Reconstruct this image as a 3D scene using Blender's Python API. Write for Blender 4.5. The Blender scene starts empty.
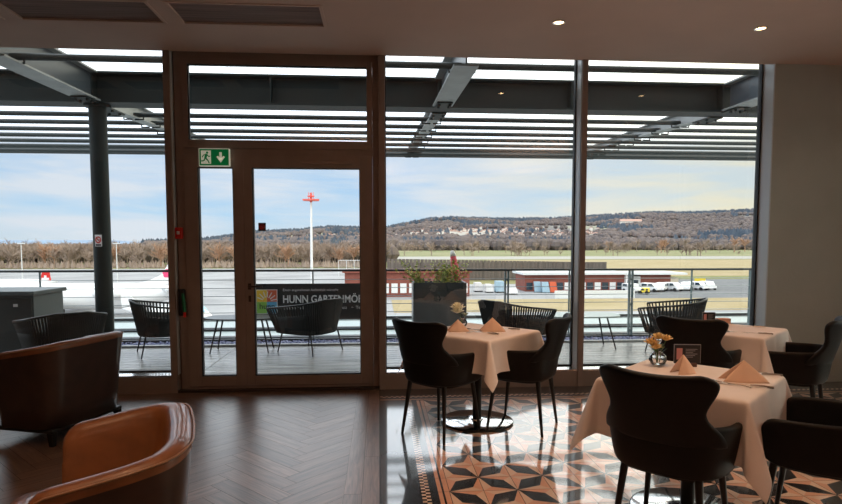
import bpy, bmesh, math, random
from mathutils import Vector, Matrix, noise
random.seed(7)
PI = math.pi
C = bpy.context.scene.collection
sc = bpy.context.scene

# ------------------------------------------------------------------ helpers
class MB:
    def __init__(s):
        s.v = []; s.f = []; s.m = []; s.mi = 0
    def face(s, pts, mi=None):
        n = len(s.v); s.v += [tuple(p) for p in pts]
        s.f.append(tuple(range(n, n + len(pts)))); s.m.append(s.mi if mi is None else mi)
    def box(s, x0, x1, y0, y1, z0, z1, mat=None):
        P = [(x0,y0,z0),(x1,y0,z0),(x1,y1,z0),(x0,y1,z0),(x0,y0,z1),(x1,y0,z1),(x1,y1,z1),(x0,y1,z1)]
        if mat is not None: P = [tuple(mat @ Vector(p)) for p in P]
        n = len(s.v); s.v += P
        for q in ((3,2,1,0),(4,5,6,7),(0,1,5,4),(1,2,6,5),(2,3,7,6),(3,0,4,7)):
            s.f.append(tuple(n + i for i in q)); s.m.append(s.mi)
        return s
    def ring_faces(s, rings, closed=True, cap=True):
        for a, b in zip(rings, rings[1:]):
            k = len(a)
            for i in range(k if closed else k - 1):
                j = (i + 1) % k
                s.f.append((a[i], a[j], b[j], b[i])); s.m.append(s.mi)
        if cap:
            s.f.append(tuple(reversed(rings[0]))); s.m.append(s.mi)
            s.f.append(tuple(rings[-1])); s.m.append(s.mi)
    def add_ring(s, pts):
        n = len(s.v); s.v += [tuple(p) for p in pts]; return list(range(n, n + len(pts)))
    def tube(s, pts, r, n=8, cap=True):
        pts = [Vector(p) for p in pts]
        rr = r if isinstance(r, (list, tuple)) else [r] * len(pts)
        rings = []; up = None
        for i, p in enumerate(pts):
            d = (pts[min(i+1, len(pts)-1)] - pts[max(i-1, 0)]).normalized()
            if up is None:
                up = Vector((0,0,1)) if abs(d.z) < .9 else Vector((1,0,0))
            a = d.cross(up).normalized(); b = a.cross(d).normalized(); up = b
            rings.append(s.add_ring([p + (a*math.cos(2*PI*k/n) + b*math.sin(2*PI*k/n)) * rr[i] for k in range(n)]))
        s.ring_faces(rings, True, cap); return s
    def lathe(s, prof, n=24, c=(0,0), cap=True):
        rings = [s.add_ring([(c[0]+r*math.cos(2*PI*k/n), c[1]+r*math.sin(2*PI*k/n), z) for k in range(n)]) for r, z in prof]
        s.ring_faces(rings, True, cap); return s
    def grid(s, fn, nu, nv):
        ids = [[None]*(nv+1) for _ in range(nu+1)]
        for i in range(nu+1):
            for j in range(nv+1):
                ids[i][j] = len(s.v); s.v.append(tuple(fn(i/nu, j/nv)))
        for i in range(nu):
            for j in range(nv):
                s.f.append((ids[i][j], ids[i+1][j], ids[i+1][j+1], ids[i][j+1])); s.m.append(s.mi)
        return s
    def prism(s, poly, z0, z1):      # poly in XY
        a = s.add_ring([(x,y,z0) for x,y in poly]); b = s.add_ring([(x,y,z1) for x,y in poly])
        s.ring_faces([a,b]); return s
    def prism_y(s, poly, y0, y1):    # poly in XZ
        a = s.add_ring([(x,y0,z) for x,z in poly]); b = s.add_ring([(x,y1,z) for x,z in poly])
        s.ring_faces([a,b]); return s
    def prism_x(s, poly, x0, x1):    # poly in YZ
        a = s.add_ring([(x0,y,z) for y,z in poly]); b = s.add_ring([(x1,y,z) for y,z in poly])
        s.ring_faces([a,b]); return s
    def build(s, name, mats, parent=None, smooth=False, bevel=0, solid=0, sub=0, fix=True):
        me = bpy.data.meshes.new(name); me.from_pydata(s.v, [], s.f)
        if not isinstance(mats, (list, tuple)): mats = [mats]
        for m in mats: me.materials.append(m)
        if len(mats) > 1: me.polygons.foreach_set('material_index', s.m)
        if fix:
            bm = bmesh.new(); bm.from_mesh(me); bmesh.ops.recalc_face_normals(bm, faces=bm.faces); bm.to_mesh(me); bm.free()
        if smooth:
            me.polygons.foreach_set('use_smooth', [True]*len(me.polygons))
            if smooth != 'all': 
                try: me.set_sharp_from_angle(angle=math.radians(40))
                except Exception: pass
        o = bpy.data.objects.new(name, me); C.objects.link(o)
        if parent: o.parent = parent
        if solid:
            m = o.modifiers.new('s','SOLIDIFY'); m.thickness = solid; m.offset = 0; m.use_even_offset = True
        if bevel:
            m = o.modifiers.new('b','BEVEL'); m.width = bevel; m.segments = 2; m.limit_method = 'ANGLE'; m.angle_limit = math.radians(50)
        if sub:
            m = o.modifiers.new('u','SUBSURF'); m.levels = sub; m.render_levels = sub
        return o

def tag(o, label=None, cat=None, group=None, kind=None):
    if label: o['label'] = label
    if cat: o['category'] = cat
    if group: o['group'] = group
    if kind: o['kind'] = kind
    return o
def thing(name, label, cat, loc=(0,0,0), rz=0, group=None):
    o = bpy.data.objects.new(name, None); C.objects.link(o); o.location = loc; o.rotation_euler = (0,0,rz)
    o.empty_display_size = .1
    return tag(o, label, cat, group)
def struct(o, label=None):
    o['kind'] = 'structure'
    if label: o['label'] = label
    return o
def dup(root, loc=None, rz=None, label=None, group=None):
    def cp(o, par):
        c = o.copy(); C.objects.link(c)
        if par: c.parent = par
        for ch in [k for k in bpy.data.objects if k.parent == o]:
            cp(ch, c)
        return c
    r = cp(root, None)
    if loc is not None: r.location = loc
    if rz is not None: r.rotation_euler = (0,0,rz)
    if label: r['label'] = label
    if group: r['group'] = group
    return r
def rotz(dx, dy):     # rotation so local +Y faces (dx,dy)
    return math.atan2(dy, dx) - PI/2

# ------------------------------------------------------------------ materials
def mat(name, col, rough=.5, metal=0, noise_amt=0, nscale=5, bump=0, bscale=40, spec=.5, coat=0, stretch=None, emis=None, col2=None, alpha=None):
    m = bpy.data.materials.new(name); m.use_nodes = True; nt = m.node_tree; b = nt.nodes['Principled BSDF']
    b.inputs['Base Color'].default_value = (*col, 1); b.inputs['Roughness'].default_value = rough
    b.inputs['Metallic'].default_value = metal; b.inputs['Specular IOR Level'].default_value = spec
    b.inputs['Coat Weight'].default_value = coat
    if emis:
        b.inputs['Emission Color'].default_value = (*emis[0],1); b.inputs['Emission Strength'].default_value = emis[1]
    tc = nt.nodes.new('ShaderNodeTexCoord'); mp = nt.nodes.new('ShaderNodeMapping')
    nt.links.new(tc.outputs['Object'], mp.inputs['Vector'])
    if stretch: mp.inputs['Scale'].default_value = stretch
    if noise_amt or col2:
        n = nt.nodes.new('ShaderNodeTexNoise'); n.inputs['Scale'].default_value = nscale; n.inputs['Detail'].default_value = 6
        nt.links.new(mp.outputs[0], n.inputs['Vector'])
        r = nt.nodes.new('ShaderNodeValToRGB'); r.color_ramp.elements[0].position = .35; r.color_ramp.elements[1].position = .65
        c2 = col2 or tuple(min(1, c*(1+noise_amt)) for c in col); c1 = col if col2 else tuple(c*(1-noise_amt) for c in col)
        r.color_ramp.elements[0].color = (*c1,1); r.color_ramp.elements[1].color = (*c2,1)
        nt.links.new(n.outputs['Fac'], r.inputs[0]); nt.links.new(r.outputs[0], b.inputs['Base Color'])
    if bump:
        n2 = nt.nodes.new('ShaderNodeTexNoise'); n2.inputs['Scale'].default_value = bscale; n2.inputs['Detail'].default_value = 4
        nt.links.new(mp.outputs[0], n2.inputs['Vector'])
        bp = nt.nodes.new('ShaderNodeBump'); bp.inputs['Strength'].default_value = bump; bp.inputs['Distance'].default_value = .01
        nt.links.new(n2.outputs['Fac'], bp.inputs['Height']); nt.links.new(bp.outputs[0], b.inputs['Normal'])
    return m

def glass_mat(name, tint=(.96,.98,.98), ior=1.45, boost=1.0):
    m = bpy.data.materials.new(name); m.use_nodes = True; nt = m.node_tree; nt.nodes.clear()
    o = nt.nodes.new('ShaderNodeOutputMaterial'); mx = nt.nodes.new('ShaderNodeMixShader')
    t = nt.nodes.new('ShaderNodeBsdfTransparent'); t.inputs[0].default_value = (*tint,1)
    g = nt.nodes.new('ShaderNodeBsdfGlossy'); g.inputs['Roughness'].default_value = 0.0
    f = nt.nodes.new('ShaderNodeFresnel'); f.inputs['IOR'].default_value = ior
    ml = nt.nodes.new('ShaderNodeMath'); ml.operation = 'MULTIPLY'; ml.inputs[1].default_value = boost; ml.use_clamp = True
    nt.links.new(f.outputs[0], ml.inputs[0]); nt.links.new(ml.outputs[0], mx.inputs[0])
    nt.links.new(t.outputs[0], mx.inputs[1]); nt.links.new(g.outputs[0], mx.inputs[2]); nt.links.new(mx.outputs[0], o.inputs[0])
    return m

M = {}
M['ceiling'] = mat('ceiling_paint', (.60,.44,.36), .75, noise_amt=.03, nscale=2)
M['bronze'] = mat('bronze_metal', (.29,.22,.19), .42, .25, noise_amt=.05, nscale=8)
M['bronze_dark'] = mat('bronze_dark', (.05,.032,.026), .45, .2)
M['alu'] = mat('grey_aluminium', (.66,.70,.72), .35, .2)
M['white_sill'] = mat('white_sill', (.9,.9,.9), .12, .9)
M['wall'] = mat('grey_plaster', (.46,.47,.43), .85, noise_amt=.03, nscale=3, bump=.1)
M['wallb'] = mat('room_plaster', (.35,.28,.22), .85, noise_amt=.03, nscale=3)
M['gasket'] = mat('black_gasket', (.01,.01,.012), .5)
M['glass'] = glass_mat('window_glass', (.97,.985,.98), 1.5, 1.45)
M['steel'] = mat('pergola_steel', (.016,.024,.025), .6, 0, spec=.25, noise_amt=.12, nscale=4)
M['steel_light'] = mat('pale_bounce_steel', (.33,.34,.34), .5, .1, noise_amt=.12, nscale=6)  # pale steel; on the cross beams ground bounce is put into the colour
M['steel_web'] = mat('web_shade_steel', (.06,.075,.09), .35, 0)  # darker bluish copy of beam steel, web shade and reflection in the colour
M['tube'] = mat('louvre_tube_metal', (.02,.028,.03), .5, 0)
M['rail'] = mat('railing_dark', (.035,.042,.045), .45, .3)
M['post'] = mat('railing_post', (.14,.19,.20), .4, .5)
M['wire'] = mat('railing_wire', (.30,.33,.34), .35, .8)
M['leather'] = mat('black_leather', (.0045,.0036,.0036), .5, spec=.22, noise_amt=.2, nscale=20, bump=.08, bscale=250)
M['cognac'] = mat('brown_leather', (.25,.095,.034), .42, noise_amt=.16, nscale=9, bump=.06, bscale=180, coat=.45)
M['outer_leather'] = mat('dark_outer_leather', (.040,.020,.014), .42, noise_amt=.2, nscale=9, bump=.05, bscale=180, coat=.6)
M['piping'] = mat('leather_piping', (.33,.17,.09), .3)
M['blackwood'] = mat('black_wood', (.006,.005,.005), .35)
M['rope'] = mat('black_rope', (.008,.010,.011), .7, noise_amt=.2, nscale=60)
M['frame_black'] = mat('black_metal', (.012,.013,.014), .35, .5)
M['cushion'] = mat('dark_cushion', (.009,.012,.013), .85)
M['cloth'] = mat('tablecloth_linen', (.84,.75,.715), .85, noise_amt=.03, nscale=6, bump=.15, bscale=300)
M['napkin'] = mat('napkin_linen', (.86,.60,.45), .85, noise_amt=.03, nscale=10, bump=.1, bscale=300)
M['chrome'] = mat('polished_steel', (.75,.74,.72), .16, 1)
M['basedisc'] = mat('brushed_steel_disc', (.85,.86,.88), .10, 1)
M['white'] = mat('white_paint', (.8,.8,.8), .45)
M['red'] = mat('signal_red', (.65,.02,.015), .4)
M['green'] = mat('sign_green', (.0,.20,.055), .4, emis=((.0,.45,.12), .12))
M['signwhite'] = mat('sign_white', (.85,.85,.75), .4, emis=((.9,.9,.7), .25))
M['banner'] = mat('banner_black', (.012,.016,.018), .6)
M['bannertext'] = mat('banner_white', (.75,.77,.78), .6)
M['yellow'] = mat('logo_yellow', (.85,.55,.04), .6)
M['lred'] = mat('logo_red', (.65,.12,.05), .6)
M['lgreen'] = mat('logo_green', (.25,.55,.10), .6)
M['lblue'] = mat('logo_blue', (.12,.42,.65), .6)
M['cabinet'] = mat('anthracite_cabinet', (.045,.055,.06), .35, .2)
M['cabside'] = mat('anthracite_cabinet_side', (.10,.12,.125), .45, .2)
M['planter'] = mat('planter_fibre', (.045,.06,.065), .25)
M['leaf'] = mat('shrub_leaf', (.16,.22,.03), .6, col2=(.42,.44,.09), nscale=12)
M['blossom'] = mat('yellow_blossom', (.70,.52,.12), .6)
M['rose'] = mat('rose_petal', (.78,.48,.16), .6, col2=(.85,.66,.32), nscale=30)
M['rosepale'] = mat('cream_petal', (.92,.90,.70), .6)
M['stem'] = mat('green_stem', (.08,.16,.03), .5)
M['redcloth'] = mat('red_pattern_cloth', (.60,.015,.04), .7, col2=(.70,.16,.20), nscale=30)
M['gravel'] = mat('blue_grey_gravel', (.08,.10,.24), .6, col2=(.45,.48,.66), nscale=25)
M['ledge'] = mat('pale_roof_sheet', (.36,.43,.43), .4, .1)
M['tabletop_out'] = mat('pale_green_top', (.42,.50,.48), .25)
M['concrete'] = mat('apron_concrete', (.30,.30,.31), .8, noise_amt=.18, nscale=.08)
M['asphalt'] = mat('asphalt', (.15,.155,.165), .85, noise_amt=.1, nscale=.1)
M['runway'] = mat('runway_concrete', (.36,.34,.31), .85)
M['field'] = mat('field_grass', (.17,.19,.06), .95, col2=(.25,.22,.10), nscale=.012, stretch=(.4,1,1))
M['green_field'] = mat('green_meadow', (.17,.19,.07), .95, col2=(.27,.25,.13), nscale=.02)
M['dry'] = mat('dry_grass', (.32,.25,.12), .95, col2=(.38,.30,.17), nscale=.1)
M['bark'] = mat('bare_twigs', (.27,.205,.17), .9, col2=(.38,.29,.23), nscale=.06)
M['bark_orange'] = mat('bare_twigs_russet', (.42,.25,.16), .9)
M['wood_far'] = mat('hazy_winter_woodland', (.105,.088,.092), .95, col2=(.19,.15,.135), nscale=.02)  # bare woods colour greyed with distance haze
M['conifer'] = mat('conifer', (.045,.068,.10), .95, col2=(.10,.12,.15), nscale=.02)  # bluish distance haze mixed into the conifer colour
M['fuselage'] = mat('aircraft_white', (.85,.85,.85), .35)
M['wing'] = mat('aircraft_wing_grey', (.62,.64,.66), .4)
M['pink'] = mat('tail_pink', (.75,.06,.18), .5)
M['carglass'] = mat('vehicle_glass', (.03,.05,.07), .15)
M['lightblue'] = mat('aircraft_windscreen_blue', (.25,.50,.65), .2)
M['tyre'] = mat('tyre', (.015,.015,.015), .8)
M['barn_red'] = mat('red_cladding', (.23,.065,.045), .7, noise_amt=.12, nscale=.5)
M['pale_panel'] = mat('pale_panel', (.70,.72,.72), .6)
M['grey_wall'] = mat('grey_brown_fence', (.14,.115,.10), .9, noise_amt=.25, nscale=1.2, stretch=(1,1,.02))
M['tan'] = mat('tan_panel', (.72,.62,.48), .7)
M['house'] = mat('house_white', (.80,.76,.70), .7)
M['roofred'] = mat('tile_roof', (.55,.34,.28), .8)
M['carry'] = mat('van_yellow', (.80,.60,.05), .5)
M['bluepanel'] = mat('light_blue_panel', (.35,.50,.60), .5)
M['card_pink'] = mat('menu_pink', (.65,.30,.30), .5)
M['card_dark'] = mat('menu_dark', (.012,.012,.018), .3)
M['cardlines'] = mat('menu_print', (.30,.30,.33), .6)
M['walnut'] = mat('walnut_base', (.10,.04,.025), .5)
M['salmon'] = mat('salmon_box', (.72,.38,.26), .7)
M['lampglow'] = mat('lamp_glow', (1,.8,.55), .5, emis=((1,.62,.3), 14))
M['vent'] = mat('vent_slats', (.26,.18,.16), .7, noise_amt=.3, nscale=6, stretch=(.15,12,1))
M['orange_slat'] = mat('orange_slats', (.6,.3,.15), .7)

# floor wood with plank variation
def wood_floor():
    m = bpy.data.materials.new('oak_parquet'); m.use_nodes = True; nt = m.node_tree; b = nt.nodes['Principled BSDF']
    at = nt.nodes.new('ShaderNodeAttribute'); at.attribute_name = 'tone'
    uv = nt.nodes.new('ShaderNodeUVMap'); uv.uv_map = 'grain'
    mp = nt.nodes.new('ShaderNodeMapping'); mp.inputs['Scale'].default_value = (2.2, 34, 1)
    nt.links.new(uv.outputs[0], mp.inputs[0])
    n = nt.nodes.new('ShaderNodeTexNoise'); n.inputs['Scale'].default_value = 1.5; n.inputs['Detail'].default_value = 7; n.inputs['Distortion'].default_value = 1.2
    nt.links.new(mp.outputs[0], n.inputs['Vector'])
    r = nt.nodes.new('ShaderNodeValToRGB'); r.color_ramp.elements[0].position = .3; r.color_ramp.elements[1].position = .72
    r.color_ramp.elements[0].color = (.055,.028,.018,1); r.color_ramp.elements[1].color = (.25,.145,.10,1)
    nt.links.new(n.outputs['Fac'], r.inputs[0])
    mx = nt.nodes.new('ShaderNodeMix'); mx.data_type = 'RGBA'; mx.blend_type = 'MULTIPLY'; mx.inputs[0].default_value = 1
    nt.links.new(r.outputs[0], mx.inputs[6]); nt.links.new(at.outputs['Color'], mx.inputs[7])
    nt.links.new(mx.outputs[2], b.inputs['Base Color'])
    b.inputs['Roughness'].default_value = .4; b.inputs['Coat Weight'].default_value = 1; b.inputs['Coat IOR'].default_value = 1.55; b.inputs['Coat Roughness'].default_value = .33
    bp = nt.nodes.new('ShaderNodeBump'); bp.inputs['Strength'].default_value = .35; bp.inputs['Distance'].default_value = .004
    nt.links.new(n.outputs['Fac'], bp.inputs['Height']); nt.links.new(bp.outputs[0], b.inputs['Normal'])
    return m
M['parquet'] = wood_floor()

T = .2025; TX0 = .405; TY0 = 5.38   # tile grid
def tile_mat(name, col, rough=.17):
    m = bpy.data.materials.new(name); m.use_nodes = True; nt = m.node_tree; b = nt.nodes['Principled BSDF']
    tc = nt.nodes.new('ShaderNodeTexCoord'); sp = nt.nodes.new('ShaderNodeSeparateXYZ'); nt.links.new(tc.outputs['Object'], sp.inputs[0])
    ms = []
    for ax, off in ((0,TX0),(1,TY0)):
        a = nt.nodes.new('ShaderNodeMath'); a.operation = 'SUBTRACT'; a.inputs[1].default_value = off - 100*T + T/2; nt.links.new(sp.outputs[ax], a.inputs[0])
        d = nt.nodes.new('ShaderNodeMath'); d.operation = 'MODULO'; d.inputs[1].default_value = T; nt.links.new(a.outputs[0], d.inputs[0])
        s = nt.nodes.new('ShaderNodeMath'); s.operation = 'SUBTRACT'; s.inputs[1].default_value = T/2; nt.links.new(d.outputs[0], s.inputs[0])
        q = nt.nodes.new('ShaderNodeMath'); q.operation = 'ABSOLUTE'; nt.links.new(s.outputs[0], q.inputs[0])
        l = nt.nodes.new('ShaderNodeMath'); l.operation = 'LESS_THAN'; l.inputs[1].default_value = .0016; nt.links.new(q.outputs[0], l.inputs[0])
        ms.append(l)
    mm = nt.nodes.new('ShaderNodeMath'); mm.operation = 'MAXIMUM'; nt.links.new(ms[0].outputs[0], mm.inputs[0]); nt.links.new(ms[1].outputs[0], mm.inputs[1])
    n = nt.nodes.new('ShaderNodeTexNoise'); n.inputs['Scale'].default_value = 9; n.inputs['Detail'].default_value = 5; nt.links.new(tc.outputs['Object'], n.inputs['Vector'])
    r = nt.nodes.new('ShaderNodeValToRGB'); r.color_ramp.elements[0].color = (*[c*.85 for c in col],1); r.color_ramp.elements[1].color = (*[min(1,c*1.15) for c in col],1)
    nt.links.new(n.outputs['Fac'], r.inputs[0])
    mx = nt.nodes.new('ShaderNodeMix'); mx.data_type = 'RGBA'; nt.links.new(mm.outputs[0], mx.inputs[0]); nt.links.new(r.outputs[0], mx.inputs[6]); mx.inputs[7].default_value = (.02,.014,.012,1)
    nt.links.new(mx.outputs[2], b.inputs['Base Color']); b.inputs['Roughness'].default_value = .35; b.inputs['Coat Weight'].default_value = 1; b.inputs['Coat IOR'].default_value = 3.1; b.inputs['Coat Roughness'].default_value = .06; b.inputs['Coat Tint'].default_value = (1,1,1,1)
    n2 = nt.nodes.new('ShaderNodeTexNoise'); n2.inputs['Scale'].default_value = 3.5; nt.links.new(tc.outputs['Object'], n2.inputs['Vector'])
    bp = nt.nodes.new('ShaderNodeBump'); bp.inputs['Strength'].default_value = .12; bp.inputs['Distance'].default_value = .01
    nt.links.new(n2.outputs['Fac'], bp.inputs['Height']); nt.links.new(bp.outputs[0], b.inputs['Normal'])
    return m
M['t_black'] = tile_mat('black_cement_tile', (.014,.014,.017))
M['t_pink'] = tile_mat('terracotta_pink_tile', (.84,.46,.31))
M['t_pink2'] = tile_mat('light_pink_tile', (.92,.66,.52))

def deck_mat():
    m = mat('weathered_deck', (.08,.075,.07), .26, col2=(.46,.46,.44), nscale=2.5, stretch=(.5,14,1), bump=.2, bscale=6)
    return m
M['deck'] = deck_mat()

# ------------------------------------------------------------------ world sky
def world():
    w = bpy.data.worlds.new('sky'); sc.world = w; w.use_nodes = True; nt = w.node_tree; nt.nodes.clear()
    L = nt.links.new
    out = nt.nodes.new('ShaderNodeOutputWorld'); bg = nt.nodes.new('ShaderNodeBackground'); L(bg.outputs[0], out.inputs[0])
    tc = nt.nodes.new('ShaderNodeTexCoord'); sp = nt.nodes.new('ShaderNodeSeparateXYZ'); L(tc.outputs['Generated'], sp.inputs[0])
    el = nt.nodes.new('ShaderNodeValToRGB'); L(sp.outputs[2], el.inputs[0])
    e = el.color_ramp.elements
    e[0].position = 0; e[0].color = (.66,.77,.86,1)
    e[1].position = 1; e[1].color = (.80,.88,.95,1)
    for p, c in ((.045,(.52,.74,.95,1)),(.10,(.46,.68,.94,1)),(.16,(.66,.76,.91,1)),(.26,(.85,.90,.95,1))):
        k = el.color_ramp.elements.new(p); k.color = c
    # clouds: stretch direction, elongated horizontally
    mp = nt.nodes.new('ShaderNodeMapping'); mp.inputs['Scale'].default_value = (1.6,1.6,11); mp.inputs['Location'].default_value = (1.3,.4,.2); L(tc.outputs['Generated'], mp.inputs[0])
    n = nt.nodes.new('ShaderNodeTexNoise'); n.inputs['Scale'].default_value = 2.2; n.inputs['Detail'].default_value = 7; n.inputs['Roughness'].default_value = .55; n.inputs['Distortion'].default_value = .4
    L(mp.outputs[0], n.inputs['Vector'])
    cr = nt.nodes.new('ShaderNodeValToRGB'); cr.color_ramp.elements[0].position = .40; cr.color_ramp.elements[1].position = .62; L(n.outputs['Fac'], cr.inputs[0])
    # azimuth: right side creamier
    az = nt.nodes.new('ShaderNodeMapRange'); az.inputs[1].default_value = .05; az.inputs[2].default_value = .62; L(sp.outputs[0], az.inputs[0])
    cc = nt.nodes.new('ShaderNodeMix'); cc.data_type = 'RGBA'; L(az.outputs[0], cc.inputs[0]); cc.inputs[6].default_value = (.80,.84,.92,1); cc.inputs[7].default_value = (.98,.88,.62,1)
    base = nt.nodes.new('ShaderNodeMix'); base.data_type = 'RGBA'
    azh = nt.nodes.new('ShaderNodeMath'); azh.operation = 'MULTIPLY'; azh.inputs[1].default_value = .62; L(az.outputs[0], azh.inputs[0])
    L(azh.outputs[0], base.inputs[0]); L(el.outputs[0], base.inputs[6]); base.inputs[7].default_value = (.92,.88,.72,1)
    mx = nt.nodes.new('ShaderNodeMix'); mx.data_type = 'RGBA'
    cf = nt.nodes.new('ShaderNodeMath'); cf.operation = 'MULTIPLY'; cf.inputs[1].default_value = .9; L(cr.outputs[0], cf.inputs[0])
    L(cf.outputs[0], mx.inputs[0]); L(base.outputs[2], mx.inputs[6]); L(cc.outputs[2], mx.inputs[7])
    gn = nt.nodes.new('ShaderNodeMapRange'); gn.inputs[1].default_value = .145; gn.inputs[2].default_value = .17; gn.inputs[3].default_value = 1.1; gn.inputs[4].default_value = 2.7; L(sp.outputs[2], gn.inputs[0])
    L(mx.outputs[2], bg.inputs[0]); L(gn.outputs[0], bg.inputs[1])
world()
sun = bpy.data.lights.new('sun', 'SUN'); sun.energy = .5; sun.angle = math.radians(25); sun.color = (1,.95,.86)
so = bpy.data.objects.new('sun', sun); C.objects.link(so); so.rotation_euler = (math.radians(52), 0, math.radians(25)); so.location = (10,-20,30)

# ------------------------------------------------------------------ camera
cam = bpy.data.cameras.new('camera'); cam.sensor_width = 36; cam.lens = 592/842*36; cam.shift_y = 30/842; cam.clip_end = 20000; cam.clip_start = .05
co = bpy.data.objects.new('camera', cam); C.objects.link(co); co.location = (0,0,1.45)
co.rotation_euler = (math.radians(90-3.74), 0, math.radians(-4.05)); sc.camera = co

# ------------------------------------------------------------------ room shell
YF, YG = 5.81, 6.0      # inner face of the facade, glass line
H = 3.25
XL, XR, YB = -6.1, 5.6, -4.0
# ceiling
b = MB(); 
vents = [(-2.87,-1.72),(-1.60,-.425),(-4.14,-2.99)]
b.box(XL,XR,YB,4.66,H,H+.3); b.box(XL,XR,5.12,5.835,H,H+.3); b.box(XL,XR,5.835,6.10,3.345,H+.3)
xs = sorted([XL,XR]+[x for v in vents for x in v])
cuts = sorted(vents); cur = XL
for a, c in cuts:
    b.box(cur,a,4.66,5.12,H,H+.3); cur = c
b.box(cur,XR,4.66,5.12,H,H+.3); b.box(XL,XR,4.66,5.12,H+.2,H+.3)
struct(b.build('ceiling', M['ceiling']))
# ceiling vents
vlabels = ['long brown ceiling vent grille nearest above the glass door','long brown ceiling vent grille above the left window, left of the door','brown ceiling vent grille at the far left edge of the ceiling']
for (a, c), lb in zip([vents[1],vents[0],vents[2]], vlabels):
    t = thing('ceiling_vent', lb, 'vent', ((a+c)/2, 4.89, H))
    w = (c-a)/2; f = MB()
    f.box(-w,w,-.23,-.205,-.006,.02); f.box(-w,w,.205,.23,-.006,.02); f.box(-w,-w+.025,-.205,.205,-.006,.02); f.box(w-.025,w,-.205,.205,-.006,.02)
    f.build('vent_frame', M['ceiling'], t, bevel=.002)
    g = MB()
    for k in range(20):
        y = -.195 + k*.0205; g.box(-w+.025,w-.025,y,y+.013,.01,.03)
    g.build('vent_slats', M['vent'], t)
    MB().box(-w+.02,w-.02,-.21,.21,.06,.07).build('vent_backing', M['gasket'], t)

# wood floor: herringbone
def parquet():
    bm = bmesh.new(); uvl = bm.loops.layers.uv.new('grain'); cl = bm.loops.layers.float_color.new('tone')
    W, Ln = .12, .60; g = .0012
    def plank(pts, horiz, seed, tone):
        vs = [bm.verts.new((p[0],p[1],0)) for p in pts]; f = bm.faces.new(vs)
        x0, y0 = pts[0]
        for lp, (u, v) in zip(f.loops, ((0,0),(1,0),(1,1),(0,1))):
            lw, lh = horiz
            lp[uvl].uv = (u*lw + seed*7.3, v*lh + seed*3.1); lp[cl] = (tone,tone*random.uniform(.96,1.0),tone*random.uniform(.93,1),1)
    c45 = math.sqrt(.5)
    def R(x,y): return (x*c45 - y*c45 - 3.05, x*c45 + y*c45 + 1.0)
    for i in range(-90,90):
        for j in range(-14,14):
            ox, oy = i*W + j*Ln, i*W - j*Ln
            c = R(ox,oy)
            if not (XL-1 < c[0] < .6 and YB-1 < c[1] < YF+1): continue
            plank([R(ox+g,oy+g),R(ox+Ln-g,oy+g),R(ox+Ln-g,oy+W-g),R(ox+g,oy+W-g)], (Ln,W), random.random()*9, random.uniform(.62,1.15))
            plank([R(ox-g,oy+g),R(ox-g,oy+Ln-g),R(ox-W+g,oy+Ln-g),R(ox-W+g,oy+g)], (Ln,W), random.random()*9, random.uniform(.62,1.15))
    def cut(co, no):
        bmesh.ops.bisect_plane(bm, geom=bm.verts[:]+bm.edges[:]+bm.faces[:], plane_co=co, plane_no=no, clear_outer=True)
    cut((-.21,0,0),(1,0,0)); cut((XL,0,0),(-1,0,0)); cut((0,YB,0),(0,-1,0)); cut((0,5.62,0),(0,1,0))
    y = YB
    while y < YF:
        l = random.uniform(1.2,1.8); y1 = min(y+l, YF)
        plank([(-.209,y+g),(-.209,y1-g),(-.106,y1-g),(-.106,y+g)], (l,.1), random.random()*9, random.uniform(.8,1.1)); y = y1
    y = YB
    while y < YF:
        l = random.uniform(1.2,1.8); y1 = min(y+l, YF)
        plank([(-.104,y+g),(-.104,y1-g),(-.004,y1-g),(-.004,y+g)], (l,.1), random.random()*9, random.uniform(.8,1.1)); y = y1
    x = XL
    while x < -.22:
        l = random.uniform(1.2,1.8); x1 = min(x+l,-.211)
        plank([(x+g,5.622),(x1-g,5.622),(x1-g,YF+.2),(x+g,YF+.2)], (l,.18), random.random()*9, random.uniform(.8,1.05)); x = x1
    # dark joints under the planks
    n0 = len(bm.faces)
    me = bpy.data.meshes.new('floor'); 
    for f in bm.faces:
        if f.normal.z < 0: f.normal_flip()
    bm.to_mesh(me); bm.free(); me.materials.append(M['parquet'])
    o = bpy.data.objects.new('floor', me); C.objects.link(o)
    return o
struct(parquet(), 'dark oak herringbone parquet')
struct(MB().box(XL,-.002,YB,YF+.2,-.12,-.0015).build('floor', M['gasket']))
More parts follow.
